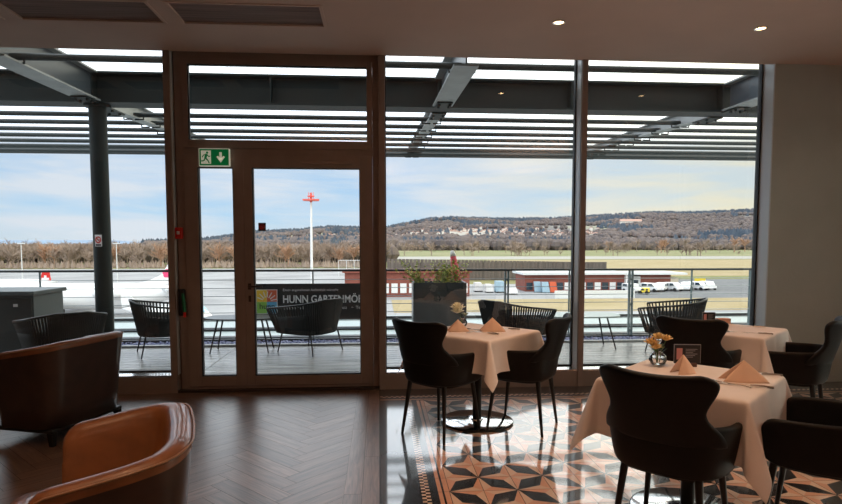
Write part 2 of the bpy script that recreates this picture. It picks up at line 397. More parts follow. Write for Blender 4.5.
# tile floor
def tiles():
    b = MB(); x0 = .004
    def q(xa,xb,ya,yb,mi): b.face([(xa,ya,0),(xb,ya,0),(xb,yb,0),(xa,yb,0)], mi)
    XE = XR
    # side border bands (parallel to Y)
    YTop = TY0   # star field top
    yb_ = YB
    bands = [(x0,.240,0),(.290,.338,0),(.338,.362,1),(.362,.374,0),(.374,.405,1)]
    for a, c, mi in bands: q(a,c,yb_,YTop,mi)
    s = .0225
    ny = int((YTop - yb_)/s/1.0)
    for k in range(ny):
        y = YTop - (k+1)*s
        for j in range(2):
            q(.240+j*.025, .265+j*.025, y, y+s, 2 if (k+j) % 2 else 0)
    # end border (parallel to X, at the facade)
    q(x0,XE,YTop+.165,YF+.2,0); q(x0,XE,YTop,YTop+.03,0); q(x0,XE,YTop+.03,YTop+.05,1); q(x0,XE,YTop+.05,YTop+.115,0)
    n = int((XE-x0)/.025)
    for k in range(n):
        for j in range(2):
            q(x0+k*.025, x0+(k+1)*.025, YTop+.115+j*.025, YTop+.14+j*.025, 2 if (k+j)%2 else 0)
    q(x0+n*.025, XE, YTop+.115, YTop+.165, 0)
    nx = int((XE-TX0)/T)+1; nyy = int((YTop-YB)/T)+1
    def P(i,j): return (TX0+i*T, YTop-j*T)
    for i in range(nx):
        for j in range(nyy):
            cs = [P(i,j),P(i+1,j),P(i+1,j+1),P(i,j+1)]
            par = [(i+j)%2,(i+1+j)%2,(i+j+2)%2,(i+j+1)%2]
            cx = (cs[0][0]+cs[2][0])/2; cy = (cs[0][1]+cs[2][1])/2
            k = .46
            def mid(c): return (cx+(c[0]-cx)*k, cy+(c[1]-cy)*k)
            E = [c for c,p in zip(cs,par) if p==0]; O = [c for c,p in zip(cs,par) if p==1]
            z = lambda p: (p[0],p[1],0)
            m0, m1 = mid(O[0]), mid(O[1])
            b.face([z(E[0]),z(m0),z(E[1]),z(m1)], 0)
            for o_, m_ in ((O[0],m0),(O[1],m1)):
                for e_ in E:
                    cr = (e_[0]-o_[0])*(m_[1]-o_[1]) - (e_[1]-o_[1])*(m_[0]-o_[0])
                    b.face([z(o_),z(e_),z(m_)], 1 if cr > 0 else 2)
    o = b.build('floor', [M['t_black'],M['t_pink'],M['t_pink2']], fix=False)
    bm = bmesh.new(); bm.from_mesh(o.data)
    for f in bm.faces:
        if f.normal.z < 0: f.normal_flip()
    bmesh.ops.bisect_plane(bm, geom=bm.verts[:]+bm.edges[:]+bm.faces[:], plane_co=(XE,0,0), plane_no=(1,0,0), clear_outer=True)
    bmesh.ops.bisect_plane(bm, geom=bm.verts[:]+bm.edges[:]+bm.faces[:], plane_co=(0,YB,0), plane_no=(0,-1,0), clear_outer=True)
    bm.to_mesh(o.data); bm.free()
    return o
struct(tiles(), 'patterned cement tile floor with black lozenges and pink stars')
struct(MB().box(.0,XR,YB,YF+.2,-.12,-.0015).build('floor', M['gasket']))
struct(MB().box(-.004,.004,YB,YF,-.001,.0012).build('trim_1', M['gasket']))

# walls
struct(MB().box(3.985,XR,YF,YF+.23,0,H).build('wall_back', M['wall']))
b = MB(); b.box(XR,XR+.2,YB,1.2,0,H); b.box(XR,XR+.2,5.4,YF+.23,0,H); b.box(XR,XR+.2,1.2,5.4,0,.3); b.box(XR,XR+.2,1.2,5.4,2.9,H)
struct(b.build('wall_right', M['wall']))
t = bpy.data.objects.new('window_5', None); C.objects.link(t); t.location = (XR+.1,3.3,0); struct(t)
b = MB(); b.box(-.04,.04,-2.1,-2.04,.3,2.9); b.box(-.04,.04,2.04,2.1,.3,2.9); b.box(-.04,.04,-.03,.03,.3,2.9); b.box(-.04,.04,-2.04,2.04,.3,.36); b.box(-.04,.04,-2.04,2.04,2.84,2.9)
b.build('window_frame', M['bronze'], t)
MB().box(-.006,.006,-2.05,2.05,.34,2.86).build('window_pane', M['glass'], t)
struct(MB().box(XL-.2,XR+.2,YB-.2,6.1,H+.31,H+7).build('unseen_sky_block', M['pale_panel']))  # unseen mass added above the room to shade the terrace from the sky
struct(MB().box(XL-.2,XL,YB,YF+.4,0,H).build('wall_left', M['wallb']))
struct(MB().box(XL,XR,YB-.2,YB,0,H).build('wall_front', M['wallb']))
# mullions
def mull(x0, x1, n, mface='bronze'):
    o = MB().box(x0,x1,YF,YF+.26,0,3.345).build('trim_%d'%n, M['bronze']); struct(o)
    s = MB()
    if n != 3: s.box(x0-.004,x0,YF+.03,YF+.23,.172,3.34)
    s.box(x1,x1+.004,YF+.03,YF+.23,.172,3.34)
    s.build('mullion_cladding', M['alu'], o)
mull(-2.012,-1.955,2); mull(0.0,.06,3); mull(2.006,2.062,4); mull(-4.05,-3.99,5)
o = MB().box(3.972,3.985,YF,YF+.22,.16,3.345).build('trim_6', M['alu']); struct(o)
# head strip
def window(n, xa, xb):
    t = bpy.data.objects.new('window_%d'%n, None); C.objects.link(t); t.location = ((xa+xb)/2,YG,0); struct(t)
    w = (xb-xa)/2; dy = YF-YG
    p = MB().box(-w,w,dy+.004,.1,0,.155).build('plinth_panel', M['bronze'], t)
    s = MB().box(-w,w,dy+.01,.06,.155,.172).build('window_sill', M['white_sill'], t)
    f = MB(); f.box(-w,w,-.02,.04,3.325,3.35); f.box(-w,w,.0,.04,.172,.185)
    f.box(-w,-w+.014,-.02,.04,.185,3.325); f.box(w-.014,w,-.02,.04,.185,3.325)
    f.build('window_frame', M['gasket'], t)
    h = MB().box(-w,w,dy+.026,-.02,3.335,3.346).build('head_trim', M['alu'], t)
    MB().box(-w+.010,w-.010,.0,.012,.180,3.33).build('window_pane', M['glass'], t)
window(1,-6.1,-4.05); window(2,-3.99,-2.012); window(3,.06,2.006); window(4,2.062,3.972)

# door bay
DY = 5.88
t = bpy.data.objects.new('door_1', None); C.objects.link(t); struct(t, 'bronze framed glass terrace door with a narrow fixed side leaf and top light')
f = MB()
x0, x1 = -1.935, -.0
# outer frame
f.box(x0,-1.86,DY,DY+.09,0,3.2); f.box(-.06,x1,DY,DY+.09,0,3.2); f.box(x0,x1,DY,DY+.09,3.2,3.345); f.box(-1.953,x0,DY+.03,DY+.09,0,3.345)
f.box(-1.86,-.06,DY,DY+.09,2.30,2.36); f.box(-1.86,-.06,DY,DY+.09,0,.045)
f.build('door_frame', M['bronze'], t, bevel=.003)
g = MB()  # top light sash
g.box(-1.859,-1.81,DY-.012,DY+.07,2.361,3.199); g.box(-.115,-.061,DY-.012,DY+.07,2.361,3.199); g.box(-1.81,-.115,DY-.012,DY+.07,2.361,2.44); g.box(-1.81,-.115,DY-.012,DY+.07,3.15,3.199)
tl = g.build('top_light', M['bronze'], t, bevel=.003)
MB().box(-1.812,-.113,DY+.04,DY+.052,2.438,3.152).build('top_pane', M['glass'], tl)
gk = MB(); gk.box(-1.81,-1.80,DY+.0,DY+.035,2.44,3.15); gk.box(-1.81,-.115,DY+.0,DY+.035,3.14,3.15); gk.build('gasket', M['gasket'], tl)
def leaf(xa, xb, ga, gb, z0, z1, gz0, gz1, name):
    l = MB(); y0, y1 = DY-.015, DY+.06
    l.box(xa,ga,y0,y1,z0,z1); l.box(gb,xb,y0,y1,z0,z1); l.box(ga,gb,y0,y1,z0,gz0); l.box(ga,gb,y0,y1,gz1,z1)
    lo = l.build(name, M['bronze'], t, bevel=.003)
    k = MB(); k.box(ga,ga+.010,y0+.01,y1-.01,gz0,gz1); k.box(gb-.006,gb,y0+.01,y1-.01,gz0,gz1); k.box(ga,gb,y0+.01,y1-.01,gz0,gz0+.012); k.box(ga,gb,y0+.01,y1-.01,gz1-.006,gz1)
    k.build('gasket', M['gasket'], lo)
    MB().box(ga-.002,gb+.002,y0+.04,y0+.05,gz0-.002,gz1+.002).build('door_pane', M['glass'], lo)
    return lo
z1 = 2.299
l1 = leaf(-1.859,-1.3015,-1.735,-1.402,.05,z1,.145,2.178,'fixed_leaf')
l2 = leaf(-1.3005,-.061,-1.222,-.185,.05,z1,.145,2.178,'door_leaf')
h = MB(); hz = 1.03
h.box(-1.275,-1.245,DY-.024,DY-.014,hz-.03,hz+.03); h.tube([(-1.26,DY-.02,hz),(-1.26,DY-.06,hz)],.009); h.tube([(-1.265,DY-.06,hz),(-1.13,DY-.06,hz)],.009)
h.build('door_handle', M['bronze_dark'], l2, smooth=True)
h = MB().box(-1.272,-1.248,DY-.022,DY-.014,hz-.15,hz-.09); h.lathe([(.008,0),(.008,.01)],12,(0,0)) if False else None
h.build('door_lock', M['bronze_dark'], l2)
MB().box(-.75,-.25,DY-.045,DY-.014,2.215,2.25).build('door_closer', M['bronze'], l2, bevel=.004)
MB().box(-1.26,-1.20,DY-.026,DY-.016,.4,.48).build('hinge', M['bronze_dark'], l2) if False else None
MB().box(-1.95,0,YF+.0,DY,0,.02).build('threshold', M['bronze_dark'], t)

# stickers and signs
def disc_xz(b, cx, cz, r0, r1, y, n=28):
    for k in range(n):
        a, c = 2*PI*k/n, 2*PI*(k+1)/n
        b.face([(cx+r0*math.cos(a),y,cz+r0*math.sin(a)),(cx+r1*math.cos(a),y,cz+r1*math.sin(a)),(cx+r1*math.cos(c),y,cz+r1*math.sin(c)),(cx+r0*math.cos(c),y,cz+r0*math.sin(c))])
def bar_xz(b, xa, za, xb, zb, w, y):
    d = Vector((xb-xa,0,zb-za)).normalized(); n = Vector((-d.z,0,d.x))*w/2
    A = Vector((xa,y,za)); B = Vector((xb,y,zb))
    b.face([A-n,B-n,B+n,A+n])
t = thing('no_smoking_sticker', 'small dark square prohibition sticker with red ring on the glass door pane', 'sign', (-1.138,DY+.02,1.61))
MB().box(-.036,.036,0,.003,-.04,.04).build('sticker_backing', mat('sticker_dark',(.05,.02,.02),.5), t)
b = MB(); disc_xz(b,0,0,.018,.026,-.001); bar_xz(b,-.016,.016,.016,-.016,.007,-.001); b.build('prohibition_ring', M['red'], t, fix=False)

t = thing('exit_sign', 'green emergency exit sign with white running man and down arrow above the door', 'sign', (-1.552,5.80,2.262), rz=0)
MB().box(-.142,.142,-.012,.03,-.083,.083).build('sign_box', M['signwhite'], t, bevel=.003)
MB().box(-.135,.135,-.015,-.012,-.076,.076).build('sign_panel', M['green'], t)
MB().box(-.12,-.028,-.017,-.015,-.062,.062).build('doorway_symbol', M['signwhite'], t)
b = MB(); y = -.018
disc_xz(b,-.062,.042,0,.011,y)
for s in ((-.068,.03,-.080,-.008,.022),(-.080,-.006,-.058,-.028,.013),(-.058,-.028,-.044,-.056,.011),(-.082,-.008,-.094,-.034,.012),(-.094,-.034,-.118,-.036,.011),(-.068,.026,-.098,.018,.009),(-.098,.018,-.108,-.002,.008),(-.066,.024,-.046,.004,.009),(-.046,.004,-.034,.012,.008)):
    bar_xz(b,*s,y)
b.build('running_man', M['green'], t, fix=False)
b = MB(); bar_xz(b,.062,.048,.062,-.02,.024,-.017); 
b.face([(.022,-.017,.004),(.062,-.017,-.052),(.102,-.017,.004),(.086,-.017,.014),(.062,-.017,-.018),(.038,-.017,.014)]); b.build('down_arrow', M['signwhite'], t, fix=False)
b = MB()
t = thing('fire_alarm_box', 'small red alarm call box on the mullion left of the door', 'alarm', (-1.913,5.85,1.547))
MB().box(-.03,.03,-.03,.028,-.055,.055).build('alarm_housing', M['red'], t, bevel=.006)
MB().box(-.014,.014,-.033,-.030,-.012,.018).build('alarm_window', M['white'], t)
t = thing('door_release_unit', 'black and green emergency door release with red tip left of the door', 'door release', (-1.902,5.855,.87))
MB().box(-.03,.02,-.02,.025,-.12,.14).build('release_housing', M['gasket'], t, bevel=.006)
b = MB(); b.tube([(.02,-.045,.10),(.03,-.05,.02),(.035,-.045,-.08)],[.012,.017,.015],10); b.tube([(.01,-.01,.09),(.02,-.045,.095)],.007); b.build('green_handle', mat('handle_green',(0,.16,.06),.4), t, smooth=True)
MB().tube([(.035,-.046,-.08),(.035,-.045,-.13)],[.015,.012],10).build('red_tip', M['red'], t, smooth=True)

# ceiling downlights
for (x,y,lb) in ((1.472,4.862,'lit recessed ceiling spotlight above the rear left dining table'),(3.201,4.874,'lit recessed ceiling spotlight above the rear right dining table')):
    t = thing('ceiling_spotlight', lb, 'light', (x,y,H))
    b = MB(); b.lathe([(.052,0),(.052,-.006),(.040,-.008),(.036,.0)],28,cap=False); b.build('trim_ring', M['chrome'], t, smooth=True)
    MB().lathe([(.036,-.003),(.030,-.006),(.01,-.008)],24).build('lamp', M['lampglow'], t, smooth=True)
def spot(name, x, y, z, tx, ty, tz, e, ang, col=(1,.62,.36), rad=.03, blend=.6):
    l = bpy.data.lights.new(name,'SPOT'); l.energy = e; l.spot_size = math.radians(ang); l.spot_blend = blend; l.color = col; l.shadow_soft_size = rad
    o = bpy.data.objects.new(name, l); C.objects.link(o); o.location = (x,y,z)
    o.rotation_euler = (Vector((tx,ty,tz))-Vector((x,y,z))).to_track_quat('-Z','Y').to_euler(); return o

# ------------------------------------------------------------------ dining chairs
def interp(tab, x):
    for (a,va),(b,vb) in zip(tab, tab[1:]):
        if x <= b:
            k = (x-a)/(b-a) if b > a else 0; k = max(0,min(1,k)); k = k*k*(3-2*k) if False else k
            return va+(vb-va)*k
    return tab[-1][1]
def catmull(pts, t):
    n = len(pts)-1; f = min(max(t,0),1)*n; i = min(int(f), n-1); u = f-i
    P = [Vector(pts[max(i-1,0)]),Vector(pts[i]),Vector(pts[i+1]),Vector(pts[min(i+2,n)])]
    return .5*((2*P[1])+(-P[0]+P[2])*u+(2*P[0]-5*P[1]+4*P[2]-P[3])*u*u+(-P[0]+3*P[1]-3*P[2]+P[3])*u**3)
def dining_chair(label, loc, rz, group):
    t = thing('dining_chair', label, 'chair', loc, rz, group); t.scale = (1,1,1.03)
    U = [(-.262,.215),(-.275,.12),(-.278,.0),(-.262,-.12),(-.205,-.215),(-.105,-.258),(0,-.268)]
    U = U + [(-x,y) for x,y in reversed(U[:-1])]
    b = MB()
    def tub(u, v):
        p = catmull([(x,y,0) for x,y in U], u)
        s = abs(2*u-1)                       # 1 at arm fronts, 0 at back
        top = .655 - .035*s - (.06*max(0,(s-.90)/.10)**2)
        bot = .40 + .03*max(0,(s-.85)/.15)**2
        z = bot + (top-bot)*v
        k = .84 + .16*(v**.6)
        return (p.x*k, (p.y-.0)*k if p.y<0 else p.y*(.9+.1*v), z)
    b.grid(tub, 44, 8); b.build('arm_shell', M['leather'], t, smooth='all', solid=.034, sub=1)
    W = [(.55,.270),(.60,.262),(.64,.238),(.675,.212),(.71,.206),(.745,.220),(.79,.246),(.83,.262),(.85,.262),(.868,.244),(.876,.20)]
    def back(u, v):
        z = .55 + (.876-.55)*v; w = interp(W, z); x = (2*u-1)*w
        c = abs(x)/.275; k = max(0,1-(z-.6)/.35)
        yc = -.268 + .13*c**2.6*k + .085*c**2*(1-k)
        zt = z - .012*(1-abs(2*u-1)**2)*max(0,(v-.6)/.4)
        return (x, yc - .30*(z-.58) + .0, zt)
    b = MB(); b.grid(back, 20, 16); b.build('backrest', M['leather'], t, smooth='all', solid=.034, sub=1)
    b = MB()
    def seat(zz, k): return [(x*k*.93, y*k*.93+.0, zz) for x,y in [( .25*math.copysign(abs(math.cos(a))**.6,math.cos(a)), .235*math.copysign(abs(math.sin(a))**.6,math.sin(a))) for a in [2*PI*i/32 for i in range(32)]]]
    rr = [b.add_ring(seat(z,k)) for z,k in ((.375,.80),(.385,.93),(.41,.98),(.455,1.0),(.478,.95),(.488,.8),(.492,.4))]
    b.ring_faces(rr); b.build('seat', M['leather'], t, smooth='all')
    for sx in (-1,1):
        for sy in (-1,1):
            l = MB(); y0 = .165 if sy>0 else -.175; y1 = .215 if sy>0 else -.225
            l.tube([(sx*.165,y0,.40),(sx*.205,y1,0)],[.019,.0105],10); l.build('leg', M['blackwood'], t, smooth=True)
    return t
q = math.sqrt(.5)
A = rotz(q,q); B_ = rotz(-q,q)
ch = dining_chair('black leather dining chair left of the rear left table, seen from behind', (.475,4.46,0), A, 'dining chairs')
dup(ch, (1.13,4.57,0), rotz(-.85,.53), 'black leather dining chair right of the rear left table, in front of the mullion')
dup(ch, (1.405,2.69,0), A, 'large black dining chair in the foreground with its back to the viewer')
dup(ch, (2.12,2.65,0), B_, 'black dining chair cut by the right picture edge, beside the front table')
dup(ch, (2.52,4.45,0), A, 'black dining chair behind the menu stand, left of the rear right table')
dup(ch, (3.17,4.33,0), B_, 'black dining chair right of the rear right table, against the grey wall')

# ------------------------------------------------------------------ dining tables and cloths
def dining_table(label, x, y, rz):
    t = thing('dining_table', label, 'table', (x,y,0), rz, 'square dining tables')
    MB().box(-.345,.345,-.345,.345,.705,.735).build('tabletop', M['blackwood'], t, bevel=.005)
    b = MB(); b.lathe([(.287,0),(.290,.004),(.290,.014),(.284,.018),(.05,.020),(.045,.03)],56); b.build('base_disc', M['basedisc'], t, smooth=True)
    b = MB(); b.lathe([(.2905,.001),(.293,.003),(.293,.015),(.2905,.017)],56,cap=False); b.build('base_rim', M['gasket'], t, smooth=True)
    MB().lathe([(.036,.02),(.036,.70)],20).build('pedestal', M['frame_black'], t, smooth=True)
    b = MB(); b.box(-.22,.22,-.02,.02,.685,.705); b.box(-.02,.02,-.22,.22,.685,.704); b.build('top_bracket', M['frame_black'], t)
    return t
def cloth(label, x, y, rz, seed, d=.27, wave=1.0):
    a = .352; zt = .745; R = random.Random(seed); ph = [R.uniform(0,6.28) for _ in range(8)]
    b = MB(); N = 64; S = a + d
    def fn(u, v):
        X = (2*u-1)*S; Y = (2*v-1)*S
        # denser near edges handled by uniform grid
        ex = max(0,abs(X)-a); ey = max(0,abs(Y)-a); sx = 1 if X>0 else -1; sy = 1 if Y>0 else -1
        if ex == 0 and ey == 0:
            return (X, Y, zt - .002*(max(abs(X),abs(Y))/a)**20)
        if ex == 0 or ey == 0:
            e = ex+ey; s = Y if ex>0 else X; k = (2 if ex>0 else 0) + (1 if (sx if ex>0 else sy)>0 else 0)
            edge = (abs(s)/a)**4
            wv = (.016*math.sin(s*13+ph[k]) + .010*math.sin(s*27+ph[k+4]))*(e/d)*wave*(1-.7*edge)
            off = .012*min(1,e/.02) + .06*e + wv
            z = zt - max(0, e-.012) * .985
            if ex>0: return (sx*(a+off), Y, z)
            return (X, sy*(a+off), z)
        r = math.hypot(ex,ey); th = math.atan2(ey,ex)/(PI/2)     # 0..1
        k = R.random()*0
        off = .012*min(1,r/.02)
        D = Vector((sx,sy,0)).normalized(); Pp = Vector((-D.y,D.x,0))*sx*sy
        amt = (.30 + .04*math.sin(ph[(sx+1)//2+sy+1]))*math.sin(PI*th)**.8
        lat = .13*math.sin(2*PI*th)
        h = D*(r*amt) + Pp*(-r*lat)
        base = Vector((sx*(a+off*(1-th)+.06*r*(1-th)), sy*(a+off*th+.06*r*th), 0))
        hl = min(.9, h.length/r)
        return (base.x+h.x, base.y+h.y, zt - max(0,r-.012)*math.sqrt(1-hl*hl))
    b.grid(fn, N, N); o = b.build('tablecloth', M['cloth'], smooth='all', fix=False)
    m = o.modifiers.new('s','SOLIDIFY'); m.thickness = .002; m.offset = 1
    m = o.modifiers.new('u','SUBSURF'); m.levels = 1; m.render_levels = 1
    o.location = (x,y,0); o.rotation_euler = (0,0,rz)
    return tag(o, label, 'tablecloth', 'pale tablecloths')
RZ = math.radians(45)
TB = [(.79,4.70,RZ),(1.65,2.995,math.radians(43.5)),(2.865,4.67,math.radians(42.5))]
dining_table('small square pedestal dining table at the rear left, on a round steel base', *TB[0])
dining_table('square pedestal dining table in the right foreground under a pale cloth', *TB[1])
dining_table('square pedestal dining table at the rear right near the grey wall', *TB[2])
cloth('pale pink tablecloth draped over the rear left table, corner hanging to knee height', *TB[0], 3)
cloth('pale pink tablecloth draped over the foreground table, long hanging corners', *TB[1], 11, d=.31)
cloth('pale pink tablecloth on the rear right table by the grey wall', *TB[2], 5)

# napkins: folded tent
def napkin(label, x, y, rz, h=.105, w=.19, dpt=.10):
    t = MB(); z = .747
    apex = Vector((0,0,h)); n = 10
    # two triangular faces leaning together, slightly bowed, open at the back fold
    def face(sgn, b):
        def fn(u, v):
            k = 1-v
            xx = (2*u-1)*w/2*k*(1+.06*math.sin(PI*v)); yy = sgn*(dpt/2)*k*(1-.35*abs(2*u-1)) + sgn*.004*math.sin(PI*v)
            return (xx, yy, h*v + .0)
        b.grid(fn, n, n)
    face(-1,t); face(1,t)
    o = t.build('napkin', M['napkin'], smooth='all', solid=.004); o.location = (x,y,z); o.rotation_euler = (0,0,rz)
    return tag(o, label, 'napkin', 'folded napkins')
napkin('left folded peach napkin on the rear left table, beside the cream flower', .628,4.68,math.radians(5), .095,.17)
napkin('larger folded peach napkin on the rear left table, toward the window right side', .905,4.665,math.radians(-8), .108,.21)
napkin('folded napkin half hidden behind the foreground chair back', 1.645,3.07,math.radians(12), .10,.115)
napkin('large pyramid napkin at the near right of the foreground table', 1.86,2.87,math.radians(-14), .105,.22,.12)

# cutlery
def fork(label, x, y, rz, group):
    t = thing('fork', label, 'fork', (x,y,.749), rz, group)
    b = MB(); b.grid(lambda u,v: ((2*u-1)*(.003+.004*abs(2*v-1)), -.09+.11*v, .003+.004*math.sin(PI*v)), 2, 10); b.build('handle', M['chrome'], t, smooth='all', solid=.002)
    b = MB(); b.grid(lambda u,v: ((2*u-1)*.011*math.sin(PI*(.15+.55*v)), .02+.035*v, .003+.003*(1-v)), 4, 5)
    for k in range(4): b.tube([(-.009+k*.006,.053,.003),(-.0085+k*.0057,.098,.008)],[.0016,.001],5)
    b.build('tines', M['chrome'], t, smooth='all', solid=.0015); return t
def knife(label, x, y, rz, group):
    t = thing('knife', label, 'knife', (x,y,.749), rz, group)
    MB().tube([(0,-.10,.005),(0,-.05,.006),(0,.0,.005)],[.006,.0075,.005],8).build('handle', M['chrome'], t, smooth=True)
    MB().prism([(-.004,0),(.005,0),(.009,.06),(.006,.10),(-.002,.115)],.004,.0055).build('blade', M['chrome'], t); return t
def spoon(label, x, y, rz, group):
    t = thing('spoon', label, 'spoon', (x,y,.749), rz, group)
    MB().tube([(0,-.08,.003),(0,.03,.006)],[.004,.0025],6).build('handle', M['chrome'], t, smooth=True)
    b = MB(); b.grid(lambda u,v: (.018*math.sin(PI*u)*math.cos(PI*(v)), .055+.026*math.cos(PI*u)*-1, .008-.006*math.sin(PI*u)*math.sin(PI*v)), 8, 8); b.build('bowl', M['chrome'], t, smooth='all', solid=.001); return t
f1 = fork('fork lying left of the large foreground napkin', 1.745,2.78,math.radians(35),'cutlery on the foreground table')
knife('knife lying in front of the large foreground napkin', 1.815,2.745,math.radians(55),'cutlery on the foreground table')
knife('knife lying at the far right corner of the foreground table', 2.03,2.98,math.radians(70),'cutlery on the foreground table')
fork('fork lying beside the right corner knife of the foreground table', 2.0,3.035,math.radians(75),'cutlery on the foreground table')
fork('fork between the two napkins on the rear left table', .75,4.60,math.radians(-55),'cutlery on the rear left table')
knife('knife in front of the larger napkin on the rear left table', .84,4.52,math.radians(48),'cutlery on the rear left table')
spoon('spoon between the two napkins on the rear left table', .77,4.72,math.radians(60),'cutlery on the rear left table')
knife('knife at the window side of the rear left table', 1.05,4.74,math.radians(60),'cutlery on the rear left table')
spoon('spoon in the middle of the rear right table', 2.80,4.72,math.radians(20),'cutlery on the rear right table')
fork('fork left of the spoon on the rear right table', 2.72,4.55,math.radians(40),'cutlery on the rear right table')
fork('fork near the front corner of the rear right table', 2.80,4.44,math.radians(55),'cutlery on the rear right table')
knife('knife near the front corner of the rear right table', 2.93,4.36,math.radians(60),'cutlery on the rear right table')
knife('knife toward the right edge of the rear right table', 3.12,4.72,math.radians(75),'cutlery on the rear right table')

# flowers
def bloom(mb, c, r, petals=16, seed=0):
    R = random.Random(seed)
    for ring, (n, rad, tilt) in enumerate(((3,.35,.1),(5,.62,.45),(7,.9,.8),(8,1.05,1.15))):
        for k in range(n):
            a = 2*PI*(k+R.random()*.4)/n + ring
            def fn(u, v, a=a, rad=rad, tilt=tilt):
                w = (2*u-1)*.62*math.sin(PI*(.12+.75*v)); L = v
                rr = r*(.12+rad*.85*math.sin(tilt*.9+.3)*L); zz = r*(L*math.cos(tilt)*.95 - .25)
                ca, sa = math.cos(a+w*.7), math.sin(a+w*.7)
                return (c[0]+rr*ca, c[1]+rr*sa, c[2]+zz)
            mb.grid(fn, 4, 4)
def vase(mb, s=1):
    mb.lathe([(.024*s,0),(.040*s,.012*s),(.050*s,.036*s),(.044*s,.060*s),(.026*s,.078*s),(.020*s,.088*s),(.026*s,.098*s)],32,cap=False)
    mb.lathe([(.001,.003),(.035*s,.010*s)],32,cap=False)
M['vaseglass'] = glass_mat('vase_glass', (.97,.98,.98), 1.45, 1.6)
M['water'] = glass_mat('vase_water', (.96,.97,.97), 1.33, 1.2)
t = thing('flower_vase', 'round clear glass vase of yellow roses on the foreground table', 'vase', (1.60,3.27,.747))
b = MB(); vase(b); b.build('glass_bowl', M['vaseglass'], t, smooth='all', fix=False)
MB().lathe([(.030,.010),(.044,.030),(.042,.050)],24).build('water', M['water'], t, smooth=True)
b = MB(); 
FL = [(-.042,-.005,.135,.046),(.004,.012,.162,.042),(.044,-.004,.155,.038),(-.030,-.03,.112,.040)]
for i,(x,y,z,r) in enumerate(FL):
    f = MB(); bloom(f,(x,y,z),r,seed=i); f.build('rose', M['rose'], t, smooth='all', solid=.001)
    b.tube([(x*.2,y*.2,.02),(x*.4,y*.4,.09),(x,y,z-.008)],.0025,6)
b.build('stems', M['stem'], t, smooth=True)
b = MB(); R = random.Random(4)
for k in range(14):
    a = R.uniform(0,6.28); b.grid(lambda u,v,a=a: (math.cos(a)*(.015+.035*v)-math.sin(a)*(u-.5)*.02*math.sin(PI*v), math.sin(a)*(.015+.035*v)+math.cos(a)*(u-.5)*.02*math.sin(PI*v), .085+.03*v+.01*math.sin(3*a)),2,4)
b.build('leaves', M['stem'], t, smooth='all', solid=.0008)
t = thing('flower_vase', 'small clear vase with one cream blossom on the rear left table', 'vase', (.70,4.93,.747))
b = MB(); vase(b,.85); b.build('glass_bowl', M['vaseglass'], t, smooth='all', fix=False)
b = MB().tube([(0,0,.02),(-.02,-.02,.10),(-.035,-.03,.125)],.0025,6).build('stems', M['stem'], t)
f = MB(); bloom(f,(-.045,-.03,.165),.068,seed=9); bloom(f,(-.05,-.035,.135),.06,seed=12); f.build('blossom', M['rosepale'], t, smooth='all', solid=.001)
b = MB(); f = MB()
for k in range(8):
    a = k*.8; f.grid(lambda u,v,a=a: (.02+math.cos(a)*.03*v-(u-.5)*.02*math.sin(a), math.sin(a)*.03*v+(u-.5)*.02*math.cos(a), .085+.03*v),2,3)
f.build('leaves', mat('pale_leaf',(.35,.45,.38),.6), t, smooth='all', solid=.0008)

# menu stands
def menu(label, x, y, rz, s=1):
    t = thing('menu_stand', label, 'menu', (x,y,.748), rz, 'table menu stands')
    MB().box(-.05*s,.05*s,-.018,.018,0,.022*s).build('wooden_base', M['walnut'], t, bevel=.002)
    c = MB().box(-.072*s,.072*s,-.003,.003,.018*s,.125*s).build('card', M['card_dark'], t)
    MB().box(-.060*s,-.028*s,-.0045,-.003,.040*s,.105*s).build('picture', M['card_pink'], c)
    b = MB()
    for k in range(6): b.box(-.010*s,.055*s-(k%3)*.012*s,-.0042,-.003,(.098-.009*k)*s,(.101-.009*k)*s)
    b.box(.018*s,.036*s,-.0042,-.003,.030*s,.044*s) if False else None
    b.build('printed_lines', M['cardlines'], c)
    b = MB(); b.box(-.074*s,.074*s,-.0035,.0035,.124*s,.127*s); b.box(-.074*s,-.072*s,-.0035,.0035,.02*s,.125*s); b.box(.072*s,.074*s,-.0035,.0035,.02*s,.125*s); b.build('card_edge', M['cardlines'], c)
    return t
menu('black menu card in a wooden base on the foreground table', 1.752,3.23,math.radians(-8))
menu('small menu card stand on the rear right table, above the chair back', 2.90,5.0,math.radians(-5),.75)
o = MB().box(-.055,.055,-.03,.03,0,.045).build('sugar_box', M['salmon'], bevel=.004); o.location = (3.02,4.98,.747); tag(o,'small salmon coloured box beside the menu card on the rear right table','box')

